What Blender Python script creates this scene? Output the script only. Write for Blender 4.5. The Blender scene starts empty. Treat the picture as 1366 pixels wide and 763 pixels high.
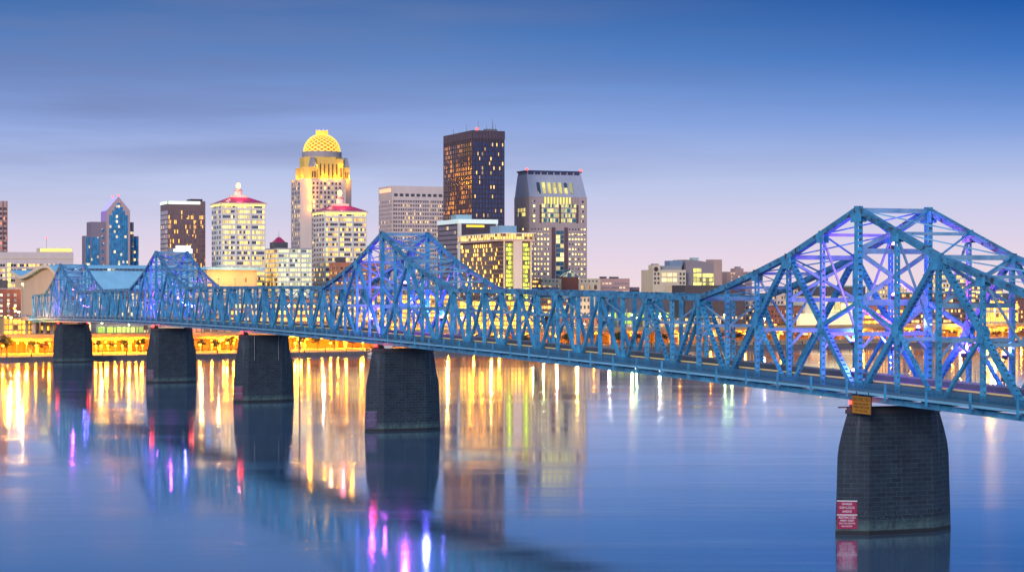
import bpy, bmesh, math, random
from mathutils import Vector, Matrix
random.seed(7)
R = math.radians
scene = bpy.context.scene
C = scene.collection

# ------------------------------------------------------------------ camera
CH = 38.957                                   # camera height over the river
F = 2700.0                                    # focal length in photo pixels (1366 wide)
cam_d = bpy.data.cameras.new('camera')
cam = bpy.data.objects.new('camera', cam_d); C.objects.link(cam)
cam.location = (0, 0, CH); cam.rotation_euler = (R(90), 0, 0)
cam_d.sensor_width = 36; cam_d.lens = 36 * F / 1366
cam_d.shift_y = 3.5 / 1366
cam_d.clip_start = 1; cam_d.clip_end = 40000
scene.camera = cam

# ------------------------------------------------------------------ world: dusk sky
world = bpy.data.worlds.new('World'); scene.world = world; world.use_nodes = True
wt = world.node_tree; wt.nodes.clear()
def wn(t, **k):
    n = wt.nodes.new(t)
    for a, b in k.items(): setattr(n, a, b)
    return n
def wl(a, b): wt.links.new(a, b)
def wmath(op, a, b=None, clamp=False):
    n = wn('ShaderNodeMath', operation=op); n.use_clamp = clamp
    for i, v in enumerate((a, b)):
        if v is None: continue
        if isinstance(v, (int, float)): n.inputs[i].default_value = v
        else: wl(v, n.inputs[i])
    return n.outputs[0]
tc = wn('ShaderNodeTexCoord'); sp = wn('ShaderNodeSeparateXYZ'); wl(tc.outputs['Generated'], sp.inputs[0])
ramp = wn('ShaderNodeValToRGB')
cr = ramp.color_ramp
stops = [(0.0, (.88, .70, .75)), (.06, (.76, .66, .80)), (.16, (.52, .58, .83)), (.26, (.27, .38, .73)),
         (.36, (.105, .235, .56)), (.47, (.024, .125, .375)), (.53, (.05, .19, .46)), (.66, (.13, .33, .66)), (1.0, (.19, .38, .68))]  # upper stops brightened above the frame for the river's reflection
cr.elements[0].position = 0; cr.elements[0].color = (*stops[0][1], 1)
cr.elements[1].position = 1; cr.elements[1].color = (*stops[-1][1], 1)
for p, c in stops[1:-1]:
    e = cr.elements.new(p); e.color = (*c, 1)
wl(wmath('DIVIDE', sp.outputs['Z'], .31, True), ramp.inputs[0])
# long thin cloud banks: noise stretched along the horizon
mp = wn('ShaderNodeMapping'); mp.inputs['Scale'].default_value = (4.0, 4.0, 42.0); wl(tc.outputs['Generated'], mp.inputs[0])
nz = wn('ShaderNodeTexNoise'); nz.inputs['Scale'].default_value = 1.0; nz.inputs['Detail'].default_value = 5
nz.inputs['Roughness'].default_value = .5; wl(mp.outputs[0], nz.inputs['Vector'])
cl = wn('ShaderNodeMapRange'); cl.inputs['From Min'].default_value = .42; cl.inputs['From Max'].default_value = .72
wl(nz.outputs['Fac'], cl.inputs['Value'])
lowband = wn('ShaderNodeMapRange'); lowband.inputs['From Min'].default_value = .03; lowband.inputs['From Max'].default_value = .075
wl(sp.outputs['Z'], lowband.inputs['Value'])
leftness = wn('ShaderNodeMapRange'); leftness.inputs['From Min'].default_value = .22; leftness.inputs['From Max'].default_value = -.2
leftness.inputs['To Min'].default_value = .2; wl(sp.outputs['X'], leftness.inputs['Value'])
cfac = wmath('MULTIPLY', wmath('MULTIPLY', wmath('MULTIPLY', cl.outputs[0], lowband.outputs[0]), leftness.outputs[0]), .8)
mixc = wn('ShaderNodeMix', data_type='RGBA'); wl(cfac, mixc.inputs[0])
wl(ramp.outputs[0], mixc.inputs[6]); mixc.inputs[7].default_value = (.16, .20, .41, 1)
# the dawn side of the sky (behind the photographer) is the brighter one
glow = wn('ShaderNodeMapRange'); glow.inputs['From Min'].default_value = .25; glow.inputs['From Max'].default_value = -.7
glow.inputs['To Min'].default_value = 1.0; glow.inputs['To Max'].default_value = 1.4
wl(sp.outputs['Y'], glow.inputs['Value'])
rt_ = wn('ShaderNodeMapRange'); rt_.inputs['From Min'].default_value = -.04; rt_.inputs['From Max'].default_value = .27; wl(sp.outputs['X'], rt_.inputs['Value'])
hi_ = wn('ShaderNodeMapRange'); hi_.inputs['From Min'].default_value = .05; hi_.inputs['From Max'].default_value = .14; wl(sp.outputs['Z'], hi_.inputs['Value'])
az_ = wn('ShaderNodeMix', data_type='RGBA', blend_type='MULTIPLY'); lo_ = wn('ShaderNodeMapRange'); lo_.inputs['From Min'].default_value = .21; lo_.inputs['From Max'].default_value = .145; wl(sp.outputs['Z'], lo_.inputs['Value'])
wl(wmath('MULTIPLY', wmath('MULTIPLY', rt_.outputs[0], hi_.outputs[0]), lo_.outputs[0]), az_.inputs[0])
wl(mixc.outputs[2], az_.inputs[6]); az_.inputs[7].default_value = (.12, .58, .93, 1)
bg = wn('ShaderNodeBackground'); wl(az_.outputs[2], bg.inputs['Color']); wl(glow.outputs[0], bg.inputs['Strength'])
SUN_EL, SUN_AZ = R(13), R(197)                 # low in the east-north-east, behind the camera on the left
sky = wn('ShaderNodeTexSky', sky_type='NISHITA'); sky.sun_disc = False
sky.sun_elevation = SUN_EL; sky.sun_rotation = SUN_AZ
bg2 = wn('ShaderNodeBackground'); wl(sky.outputs[0], bg2.inputs['Color']); bg2.inputs['Strength'].default_value = .002
add = wn('ShaderNodeAddShader'); wl(bg.outputs[0], add.inputs[0]); wl(bg2.outputs[0], add.inputs[1])
wo = wn('ShaderNodeOutputWorld'); wl(add.outputs[0], wo.inputs['Surface'])

sun_d = bpy.data.lights.new('sun', 'SUN'); sun_d.energy = 2.1; sun_d.angle = R(16); sun_d.color = (1, .88, .84)
sun = bpy.data.objects.new('sun', sun_d); C.objects.link(sun)
to_sun = Vector((math.sin(SUN_AZ) * math.cos(SUN_EL), math.cos(SUN_AZ) * math.cos(SUN_EL), math.sin(SUN_EL)))
sun.rotation_euler = to_sun.to_track_quat('Z', 'Y').to_euler()

vs = scene.view_settings
vs.view_transform = 'Standard'; vs.look = 'None'; vs.gamma = 1; vs.exposure = 0.0; vs.use_curve_mapping = False
scene.cycles.use_denoising = True
scene.cycles.max_bounces = 6; scene.cycles.diffuse_bounces = 2; scene.cycles.glossy_bounces = 3
scene.cycles.sample_clamp_indirect = 4.0
scene.cycles.caustics_reflective = False; scene.cycles.caustics_refractive = False

# ------------------------------------------------------------------ geometry helpers
class MB:
    """collects shapes, builds them as one mesh object"""
    def __init__(s): s.v = []; s.f = []
    def poly(s, pts, faces):
        o = len(s.v); s.v += [tuple(p) for p in pts]; s.f += [tuple(i + o for i in f) for f in faces]
    def box(s, x0, x1, y0, y1, z0, z1):
        s.poly([(x0,y0,z0),(x1,y0,z0),(x1,y1,z0),(x0,y1,z0),(x0,y0,z1),(x1,y0,z1),(x1,y1,z1),(x0,y1,z1)],
               [(3,2,1,0),(4,5,6,7),(0,1,5,4),(1,2,6,5),(2,3,7,6),(3,0,4,7)])
    def frustum(s, a, z0, b, z1):             # a, b = (x0,x1,y0,y1)
        s.poly([(a[0],a[2],z0),(a[1],a[2],z0),(a[1],a[3],z0),(a[0],a[3],z0),(b[0],b[2],z1),(b[1],b[2],z1),(b[1],b[3],z1),(b[0],b[3],z1)],
               [(3,2,1,0),(4,5,6,7),(0,1,5,4),(1,2,6,5),(2,3,7,6),(3,0,4,7)])
    def beam(s, p, q, w, b, side=(0, 1, 0)):  # box from p to q: w across, b along 'side'
        p = Vector(p); q = Vector(q); d = (q - p).normalized(); sd = Vector(side)
        sd = (sd - d * sd.dot(d)).normalized(); u = d.cross(sd)
        c = []
        for e in (p, q):
            for i, j in ((-1,-1),(1,-1),(1,1),(-1,1)): c.append(e + u * (w/2*i) + sd * (b/2*j))
        s.poly(c, [(0,1,2,3),(7,6,5,4),(0,4,5,1),(1,5,6,2),(2,6,7,3),(3,7,4,0)])
    def laced(s, p, q, w, b, side=(0, 1, 0), pitch=.95):   # two solid plates joined by batten plates on both edges
        p = Vector(p); q = Vector(q); L = (q - p).length; d = (q - p) / L; sd = Vector(side)
        sd = (sd - d * sd.dot(d)).normalized(); u = d.cross(sd)
        for k in (-1, 1):
            s.beam(p + sd * (k*(b/2-.05)), q + sd * (k*(b/2-.05)), w, .1, side)
        n = max(2, int(L / pitch))
        for i in range(n):
            a = p + d * (L * (i+.18) / n); e = p + d * (L * (i+.82) / n)
            for k in (-1, 1):
                s.beam(a + u * (k*(w/2-.05)), e + u * (k*(w/2-.05)), .05, b - .22, side)
    def cyl(s, x, y, z0, z1, r0, r1=None, n=12, cap=True):
        r1 = r0 if r1 is None else r1
        pts = [(x+r0*math.cos(2*math.pi*i/n), y+r0*math.sin(2*math.pi*i/n), z0) for i in range(n)]
        pts += [(x+r1*math.cos(2*math.pi*i/n), y+r1*math.sin(2*math.pi*i/n), z1) for i in range(n)]
        fs = [(i, (i+1) % n, n+(i+1) % n, n+i) for i in range(n)]
        if cap: fs += [tuple(range(n-1,-1,-1)), tuple(range(n, 2*n))]
        s.poly(pts, fs)
    def tube(s, p, q, r0, r1=None, n=7):
        r1 = r0 if r1 is None else r1
        p = Vector(p); q = Vector(q); d = (q-p).normalized()
        a = d.orthogonal().normalized(); b = d.cross(a)
        pts = [e + a*(r*math.cos(2*math.pi*i/n)) + b*(r*math.sin(2*math.pi*i/n)) for e, r in ((p,r0),(q,r1)) for i in range(n)]
        s.poly(pts, [(i,(i+1)%n,n+(i+1)%n,n+i) for i in range(n)] + [tuple(range(n-1,-1,-1)), tuple(range(n,2*n))])
    def ball(s, c, r, n=10, m=6, sz=1.0):
        pts = []; fs = []
        for j in range(m+1):
            t = math.pi*j/m
            for i in range(n):
                a = 2*math.pi*i/n
                pts.append((c[0]+r*math.sin(t)*math.cos(a), c[1]+r*math.sin(t)*math.sin(a), c[2]-r*sz*math.cos(t)))
        for j in range(m):
            for i in range(n): fs.append((j*n+i, j*n+(i+1)%n, (j+1)*n+(i+1)%n, (j+1)*n+i))
        s.poly(pts, fs)
    def prism(s, pts2, z0, z1):               # vertical prism over an xy outline
        n = len(pts2)
        s.poly([(x,y,z0) for x,y in pts2] + [(x,y,z1) for x,y in pts2],
               [(i,(i+1)%n,n+(i+1)%n,n+i) for i in range(n)] + [tuple(range(n-1,-1,-1)), tuple(range(n,2*n))])
    def prism_y(s, pts2, y0, y1):             # outline in xz swept along y
        n = len(pts2)
        s.poly([(x,y0,z) for x,z in pts2] + [(x,y1,z) for x,z in pts2],
               [(i,(i+1)%n,n+(i+1)%n,n+i) for i in range(n)] + [tuple(range(n-1,-1,-1)), tuple(range(n,2*n))])
    def prism_x(s, pts2, x0, x1):
        n = len(pts2)
        s.poly([(x0,y,z) for y,z in pts2] + [(x1,y,z) for y,z in pts2],
               [(i,(i+1)%n,n+(i+1)%n,n+i) for i in range(n)] + [tuple(range(n-1,-1,-1)), tuple(range(n,2*n))])
    def mesh(s, name, m):
        me = bpy.data.meshes.new(name); me.from_pydata(s.v, [], s.f); me.update()
        bm = bmesh.new(); bm.from_mesh(me); bmesh.ops.recalc_face_normals(bm, faces=bm.faces); bm.to_mesh(me); bm.free()
        if m: me.materials.append(m)
        return me
    def build(s, name, m, parent=None, loc=(0,0,0), rz=0, label=None, kind=None):
        return link(name, s.mesh(name, m), parent, loc, rz, label, kind)
def link(name, me, parent=None, loc=(0,0,0), rz=0, label=None, kind=None):
    o = bpy.data.objects.new(name, me); C.objects.link(o)
    o.location = loc; o.rotation_euler = (0, 0, rz)
    if parent: o.parent = parent
    if label: o['label'] = label
    if kind: o['kind'] = kind
    return o
def tag(o, label, cat, group=None):
    o['label'] = label; o['category'] = cat
    if group: o['group'] = group
    return o
def thing(name, label, cat, loc=(0,0,0), rz=0, group=None):
    o = bpy.data.objects.new(name, None); C.objects.link(o); o.empty_display_size = 1
    o.location = loc; o.rotation_euler = (0,0,rz)
    return tag(o, label, cat, group)
def structure(name, mb, m):
    o = mb.build(name, m); o['kind'] = 'structure'; return o
def smooth(o):
    for p in o.data.polygons: p.use_smooth = True
    return o
def point(parent, loc, col, energy, r=.4, name='bulb_light'):
    l = bpy.data.lights.new(name, 'POINT'); l.color = col; l.energy = energy; l.shadow_soft_size = r
    o = bpy.data.objects.new(name, l); C.objects.link(o); o.parent = parent; o.location = loc
    return o
def pxX(x, d): return (x - 683) * d / F
def pxZ(y, d): return CH - (y - 385) * d / F

# ------------------------------------------------------------------ materials
MATS = {}
class NT:
    def __init__(s, name):
        s.m = bpy.data.materials.new(name); s.m.use_nodes = True; s.t = s.m.node_tree
        s.p = s.t.nodes['Principled BSDF']
    def n(s, t, **k):
        x = s.t.nodes.new(t)
        for a, b in k.items(): setattr(x, a, b)
        return x
    def l(s, a, b): s.t.links.new(a, b)
    def math(s, op, a, b=None, c=None, clamp=False):
        x = s.n('ShaderNodeMath', operation=op); x.use_clamp = clamp
        for i, v in enumerate((a, b, c)):
            if v is None: continue
            if isinstance(v, (int, float)): x.inputs[i].default_value = v
            else: s.l(v, x.inputs[i])
        return x.outputs[0]
    def mix(s, f, a, b):
        x = s.n('ShaderNodeMix', data_type='RGBA')
        for i, v in ((0, f), (6, a), (7, b)):
            if isinstance(v, (int, float)): x.inputs[i].default_value = v
            elif isinstance(v, tuple): x.inputs[i].default_value = (*v, 1)
            else: s.l(v, x.inputs[i])
        return x.outputs[2]
    def noise(s, scale, detail=4, vec=None, rough=.55):
        x = s.n('ShaderNodeTexNoise'); x.inputs['Scale'].default_value = scale; x.inputs['Detail'].default_value = detail
        x.inputs['Roughness'].default_value = rough
        if vec is not None: s.l(vec, x.inputs['Vector'])
        return x.outputs['Fac']
    def coord(s, kind='Object', scale=None):
        x = s.n('ShaderNodeTexCoord').outputs[kind]
        if scale:
            m = s.n('ShaderNodeMapping'); m.inputs['Scale'].default_value = scale; s.l(x, m.inputs[0]); x = m.outputs[0]
        return x
    def rng(s, v, a, b, c=0., d=1.):
        x = s.n('ShaderNodeMapRange')
        for k, q in (('From Min', a), ('From Max', b), ('To Min', c), ('To Max', d)): x.inputs[k].default_value = q
        s.l(v, x.inputs['Value']); return x.outputs[0]
    def bump(s, h, strength, dist=.05):
        b = s.n('ShaderNodeBump'); b.inputs['Strength'].default_value = strength; b.inputs['Distance'].default_value = dist
        s.l(h, b.inputs['Height']); s.l(b.outputs[0], s.p.inputs['Normal'])

def wall(name, col, var=.18, rough=.8, scale=.15):
    """masonry, concrete or cladding with weathering"""
    if name in MATS: return MATS[name]
    t = NT(name); v = t.coord('Object', (1, 1, .35))
    f = t.noise(scale, 6, v); g = t.noise(2.2, 3, t.coord())
    f2 = t.math('ADD', t.math('MULTIPLY', f, .7), t.math('MULTIPLY', g, .3))
    k = t.rng(f2, .3, .7)
    t.l(t.mix(k, tuple(c*(1-var) for c in col), tuple(min(1, c*(1+var)) for c in col)), t.p.inputs['Base Color'])
    t.p.inputs['Roughness'].default_value = rough
    MATS[name] = t.m; return t.m
def glow_mat(name, col, strength, base=None):
    if name in MATS: return MATS[name]
    t = NT(name); t.p.inputs['Base Color'].default_value = (*(base or tuple(c*.5 for c in col)), 1)
    t.p.inputs['Emission Color'].default_value = (*col, 1); t.p.inputs['Emission Strength'].default_value = strength
    MATS[name] = t.m; return t.m
def glass(name, frac=.25, cw=3., ch=3.6, c1=(1, .62, .2), c2=(1, .85, .45), strength=1.6, base=(.03, .045, .07), mull=.08,
          rows=.0, rough=.12, frame=(.2, .19, .2), clump=0.):
    """window glass in panes; some panes are lit rooms"""
    if name in MATS: return MATS[name]
    c1, c2 = (c1[0], c1[1]*.9, c1[2]*.6), (c2[0], c2[1]*.9, c2[2]*.6); strength *= 1.6
    t = NT(name)
    s3 = t.n('ShaderNodeSeparateXYZ'); t.l(t.coord(), s3.inputs[0])
    rnd = t.n('ShaderNodeObjectInfo').outputs['Random']
    u = t.math('DIVIDE', t.math('ADD', s3.outputs['X'], s3.outputs['Y']), cw)
    z = t.math('DIVIDE', s3.outputs['Z'], ch)
    fu, fz = t.math('FLOOR', u), t.math('FLOOR', z)
    cb = t.n('ShaderNodeCombineXYZ')
    t.l(fu, cb.inputs[0]); t.l(fz, cb.inputs[1]); t.l(t.math('MULTIPLY', rnd, 173.), cb.inputs[2])
    w = t.n('ShaderNodeTexWhiteNoise', noise_dimensions='3D'); t.l(cb.outputs[0], w.inputs['Vector'])
    sc = t.n('ShaderNodeSeparateColor'); t.l(w.outputs['Color'], sc.inputs[0])
    cb2 = t.n('ShaderNodeCombineXYZ'); t.l(fz, cb2.inputs[0]); t.l(t.math('MULTIPLY', rnd, 311.), cb2.inputs[1])
    w2 = t.n('ShaderNodeTexWhiteNoise', noise_dimensions='3D'); t.l(cb2.outputs[0], w2.inputs['Vector'])
    thr = t.math('ADD', frac, t.math('MULTIPLY', t.math('LESS_THAN', w2.outputs['Value'], .3), rows))
    if clump:
        nf = t.noise(.035, 2, t.n('ShaderNodeNewGeometry').outputs['Position'])
        thr = t.math('MULTIPLY', thr, t.rng(nf, .42, .62, 1 - clump, 1 + clump))
    lit = t.math('LESS_THAN', w.outputs['Value'], thr)
    fr = t.math('FRACT', u)
    inside = t.math('MULTIPLY', t.math('GREATER_THAN', fr, mull), t.math('LESS_THAN', fr, 1 - mull)) if mull else None
    if inside is not None: lit = t.math('MULTIPLY', lit, inside)
    room = t.rng(t.noise(1.3, 2, t.coord()), .3, .7, .55, 1.15)
    br = t.math('MULTIPLY', t.math('MULTIPLY', lit, t.math('ADD', .3, t.math('MULTIPLY', sc.outputs[1], .9))), room)
    t.l(t.mix(sc.outputs[0], c1, c2), t.p.inputs['Emission Color'])
    t.l(t.math('MULTIPLY', br, strength), t.p.inputs['Emission Strength'])
    gl = t.mix(sc.outputs[2], tuple(b*.7 for b in base), tuple(b*1.35 for b in base))
    if inside is not None: gl = t.mix(inside, frame, gl)
    t.l(gl, t.p.inputs['Base Color']); t.p.inputs['Roughness'].default_value = rough
    MATS[name] = t.m; return t.m
def steel():
    t = NT('blue_lit_steel_paint'); co = t.coord()
    f = t.noise(.35, 7, co, .65); g = t.noise(.9, 8, co, .72); h = t.noise(.06, 3, co)
    k = t.mix(t.rng(f, .3, .72), (.008, .13, .29), (.085, .47, .74))  # silver steel; blue floodlight and pale highlights put into the colour
    rust = t.math('MULTIPLY', t.rng(g, .56, .64), t.rng(h, .40, .56))
    t.l(t.mix(rust, k, (.07, .04, .035)), t.p.inputs['Base Color'])
    t.p.inputs['Roughness'].default_value = .42
    t.bump(g, .25, .03); return t.m
def chord_steel():
    t = NT('weathered_blue_lit_chord'); co = t.coord()
    f = t.noise(.3, 6, co); g = t.noise(.9, 8, co, .72)
    k = t.mix(t.rng(f, .3, .72), (.015, .12, .25), (.08, .36, .56))  # blue light on the silver chord put into the colour; rust is real
    rust = t.rng(g, .52, .60)
    t.l(t.mix(rust, k, (.045, .03, .03)), t.p.inputs['Base Color'])
    t.p.inputs['Roughness'].default_value = .5
    t.bump(g, .3, .03); return t.m
def sway_steel():
    t = NT('silver_blue_lit_brace'); co = t.coord()
    f = t.noise(.4, 7, co, .65); g = t.noise(1.0, 8, co, .72)
    k = t.mix(t.rng(f, .3, .72), (.09, .22, .35), (.24, .42, .55))  # closer to the silver paint, some blue light kept in the colour
    t.l(t.mix(t.rng(g, .6, .68), k, (.07, .05, .05)), t.p.inputs['Base Color']); t.p.inputs['Roughness'].default_value = .45; return t.m
def diag_steel():
    t = NT('rust_streaked_blue_lit_steel'); co = t.coord()
    f = t.noise(.4, 7, co, .65); g = t.noise(.8, 8, co, .72); h = t.noise(.05, 2, co)
    k = t.mix(t.rng(f, .3, .72), (.010, .12, .26), (.07, .40, .64))  # blue light put into the silver steel's colour, under real rust
    t.l(t.mix(t.math('MULTIPLY', t.rng(g, .54, .62), t.rng(h, .38, .6)), k, (.05, .032, .03)), t.p.inputs['Base Color'])
    t.p.inputs['Roughness'].default_value = .45; t.bump(g, .3, .03); return t.m
M_STEEL = steel(); M_CHORD = chord_steel(); M_DIAG = diag_steel(); M_SWAY = sway_steel()
def stone():
    t = NT('weathered_pier_masonry')
    s3 = t.n('ShaderNodeSeparateXYZ'); t.l(t.coord(), s3.inputs[0])
    cb = t.n('ShaderNodeCombineXYZ'); t.l(s3.outputs['Y'], cb.inputs[0]); t.l(s3.outputs['Z'], cb.inputs[1])
    b = t.n('ShaderNodeTexBrick'); t.l(cb.outputs[0], b.inputs['Vector'])
    b.inputs['Scale'].default_value = 1; b.inputs['Brick Width'].default_value = 1.9; b.inputs['Row Height'].default_value = .74
    b.inputs['Mortar Size'].default_value = .035; b.inputs['Mortar Smooth'].default_value = .3
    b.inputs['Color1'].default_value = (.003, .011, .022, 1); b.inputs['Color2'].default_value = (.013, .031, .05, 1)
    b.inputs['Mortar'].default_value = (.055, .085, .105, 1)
    n1 = t.noise(.35, 6, t.coord('Object', (1, 1, .3))); n2 = t.noise(1.7, 6, t.coord())
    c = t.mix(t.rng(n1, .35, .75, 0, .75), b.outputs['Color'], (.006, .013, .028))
    pale = t.math('MULTIPLY', t.rng(n2, .55, .75), t.rng(s3.outputs['Z'], 6., .3))
    c = t.mix(pale, c, (.07, .13, .16))
    drip = t.math('MULTIPLY', t.rng(t.noise(1.1, 4, t.coord('Object', (1, 1, .07))), .58, .72), t.rng(s3.outputs['Z'], 8., 20., .15, .8))
    c = t.mix(drip, c, (.06, .08, .095))
    tide = t.math('MULTIPLY', t.rng(s3.outputs['Z'], 2.6, 1.2), t.rng(t.noise(.9, 4, t.coord('Object', (1, 1, .5))), .3, .6))
    c = t.mix(tide, c, (.06, .11, .115))
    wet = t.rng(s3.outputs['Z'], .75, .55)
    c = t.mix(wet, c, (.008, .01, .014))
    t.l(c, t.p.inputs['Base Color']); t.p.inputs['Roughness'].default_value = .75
    t.bump(t.math('ADD', b.outputs['Fac'], t.math('MULTIPLY', n2, -.8)), -.6, .08); return t.m
M_STONE = stone()
M_CAP = wall('pier_cap_stone', (.03, .03, .042), .3)
M_DARKSTEEL = wall('dark_bearing_steel', (.03, .03, .04), .3, .5)
M_ROAD = wall('bridge_road_asphalt', (.06, .062, .07), .25)
M_WALK = wall('sidewalk_concrete', (.25, .27, .3), .2)
M_GLOWLINE = wall('deck_light_line_cream', (.9, .66, .26), .08)  # cream stands for the headlight glow along the deck
M_POLE = wall('galvanised_pole_grey', (.16, .16, .17), .2, .5)
M_RED = glow_mat('red_signal_glow', (1, .02, .015), 14)
M_BEACON = glow_mat('red_beacon_glow', (1, .06, .05), 5)
M_VIOLET = glow_mat('violet_flood_glow', (.42, .16, 1), 16)

# ------------------------------------------------------------------ river, city ground
def bankpt(u, v=0, z=0):                      # u metres along the far bank, v metres inland
    return Vector((-274 + .872*u - .489*v, 1084 + .489*u + .872*v, z))
def bank_at_px(px, v):                        # u where the line v metres inland crosses a photo column
    k = (px - 683) / F
    return (k*(1084 + .872*v) + 274 + .489*v) / (.872 - .489*k)

t = NT('calm_river_water'); co = t.coord()
wv = t.noise(1.0, 3, t.coord('Object', (.035, .16, 1))); ws = t.noise(1.0, 2, t.coord('Object', (.35, .9, 1)))
wl2 = t.noise(1.0, 3, t.coord('Object', (.006, .035, 1)))
t.p.inputs['Base Color'].default_value = (.10, .21, .32, 1)
t.p.inputs['IOR'].default_value = 3.4
t.l(t.rng(wl2, .42, .62, .06, .105), t.p.inputs['Roughness'])
patch = t.rng(wl2, .48, .66, .35, 1.6)
t.bump(t.math('MULTIPLY', t.math('ADD', t.math('MULTIPLY', wv, 1.0), t.math('MULTIPLY', ws, .16)), patch), .045, .35)
gl = t.n('ShaderNodeBsdfGlossy'); gl.inputs['Color'].default_value = (.98, .97, 1, 1)
for sock in ('Roughness', 'Normal'): t.l(t.p.inputs[sock].links[0].from_socket, gl.inputs[sock])
mx = t.n('ShaderNodeMixShader'); mx.inputs[0].default_value = .55
t.l(t.p.outputs[0], mx.inputs[1]); t.l(gl.outputs[0], mx.inputs[2]); t.l(mx.outputs[0], t.t.nodes['Material Output'].inputs['Surface'])
mb = MB(); mb.poly([(-4000,-600,0),(4000,-600,0),(4000,2600,0),(-4000,2600,0)], [(0,1,2,3)])
structure('water', mb, t.m)

t = NT('city_ground'); co = t.coord()
t.l(t.mix(t.rng(t.noise(.02, 5, co), .4, .6), (.08, .06, .04), (.24, .17, .09)), t.p.inputs['Base Color']); t.p.inputs['Roughness'].default_value = .9
GZ = 3.0
mb = MB()
a, b = bankpt(-900, 1), bankpt(2400, 1)
mb.poly([(a.x,a.y,GZ),(b.x,b.y,GZ),(14000,16000,GZ),(-14000,16000,GZ),(-6000,1000,GZ)], [(0,1,2,3,4)])
structure('ground', mb, t.m)
# sloping stone bank below the ground edge
mb = MB(); p0, p1 = bankpt(-900,-7,-.5), bankpt(2400,-7,-.5); q0, q1 = bankpt(-900,1.2,GZ-.02), bankpt(2400,1.2,GZ-.02)
mb.poly([p0,p1,q1,q0], [(0,1,2,3)])
structure('riverbank', mb, wall('bank_riprap', (.13, .11, .10), .45, .9, .9))
ROTB = math.atan2(.489, .872)
rt = thing('quay_wall', 'long low concrete quay wall along the far river bank with a flat cap', 'quay wall', bankpt(-60,-9,0), ROTB)
mb = MB(); mb.box(0, 900, 0, 1.2, -1, 2.2); mb.build('wall_face', wall('quay_concrete', (.14, .11, .11), .35), rt)
mb = MB(); mb.box(0, 900, -.2, 1.4, 2.2, 2.55); mb.build('coping', wall('quay_coping', (.22, .17, .15), .25), rt)
mb = MB(); mb.poly([bankpt(-60,-7.8,2.3), bankpt(840,-7.8,2.3), bankpt(840,2,GZ+.01), bankpt(-60,2,GZ+.01)], [(0,1,2,3)])
structure('promenade', mb, wall('promenade_paving', (.34, .24, .12), .3))
bmesh_ = MB(); bmesh_.cyl(0, 0, 0, 1.5, .32, .28, 8); bmesh_.cyl(0, 0, 1.5, 1.75, .42, .42, 8)
bme = bmesh_.mesh('mooring_post', wall('mooring_post_iron', (.025, .022, .025), .3))
for i in range(46):
    o = link('mooring_post', bme, None, bankpt(-12 + i*13.2, -8.4, 2.55), ROTB)
    tag(o, 'short dark mooring post standing on the far quay wall', 'mooring post', 'mooring posts along the far quay wall')

# ------------------------------------------------------------------ the truss bridge
BX, BY = 61.265, 324.867                      # middle of the nearest pier
ROT_BR = math.atan2(.93082, -.36549)          # local x runs along the bridge to the far bank, local +y is the upstream (near) side
HT = 6.5                                      # half the distance between the two trusses
def zr(s): return 27.2 - 1.75e-5 * (s - 405)**2     # kerb line: the deck is gently arched
bridge = thing('truss_bridge', 'long blue-lit steel truss bridge with peaked towers crossing the river', 'bridge', (BX, BY, 0), ROT_BR)
nodes = []                                    # (s, panels from the nearest tower, tower number)
TOW = [0.0, 248.0, 554.4, 805.5]
def span(a, b, n, ia):
    for i in range(n):
        j = min(i, n - i)
        nodes.append((a + (b - a) * i / n, j, ia if i <= n/2 else ia + 1))
for i in range(14, 0, -1): nodes.append((-11.364 * i, i, 0))
span(TOW[0], TOW[1], 22, 0); span(TOW[1], TOW[2], 26, 1); span(TOW[2], TOW[3], 22, 2)
for i in range(0, 10): nodes.append((TOW[3] + 11.2 * i, i, 3))
TOPZ = [27.2, 23.4, 19.7, 16.9, 14.3, 12.1]
BOT = -2.75
def ztop(nd): return zr(nd[0]) + TOPZ[min(nd[1], 5)]
def zbot(s): return zr(s) + BOT
def mid(a, b, f=.5): return tuple(x + (y - x) * f for x, y in zip(a, b))

class PartSet:                                # the 100 nearest as parts of their own, the rest in one
    def __init__(s, name, m): s.name, s.m, s.items = name, m, []
    def new(s, sx):
        k = MB(); s.items.append((abs(sx + 60), k)); return k
    def finish(s, parent):
        s.items.sort(key=lambda q: q[0]); rest = MB()
        for i, (d, k) in enumerate(s.items):
            if i < 100: k.build(s.name, s.m, parent)
            else: rest.poly(k.v, k.f)
        if rest.v: rest.build(s.name, s.m, parent, kind='stuff')
posts = PartSet('vertical_post', M_STEEL); diags = PartSet('diagonal_brace', M_DIAG); subs = PartSet('sub_diagonal', M_STEEL)
tops = PartSet('top_chord', M_CHORD); bots = PartSet('bottom_chord', M_STEEL)
struts = PartSet('cross_strut', M_SWAY); sways = PartSet('sway_brace', M_SWAY); lats = PartSet('lateral_rod', M_STEEL)
floorb = PartSet('floor_beam', M_DARKSTEEL); brack = PartSet('sidewalk_bracket', M_STEEL)
def mem(ps, p, q, w, b, side=(0, 1, 0), lace=True):
    k = ps.new((p[0] + q[0]) / 2)
    if lace and abs((p[0] + q[0]) / 2) < 80: k.laced(p, q, w, b, side)
    else: k.beam(p, q, w, b, side)
    return k
N = len(nodes)
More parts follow.
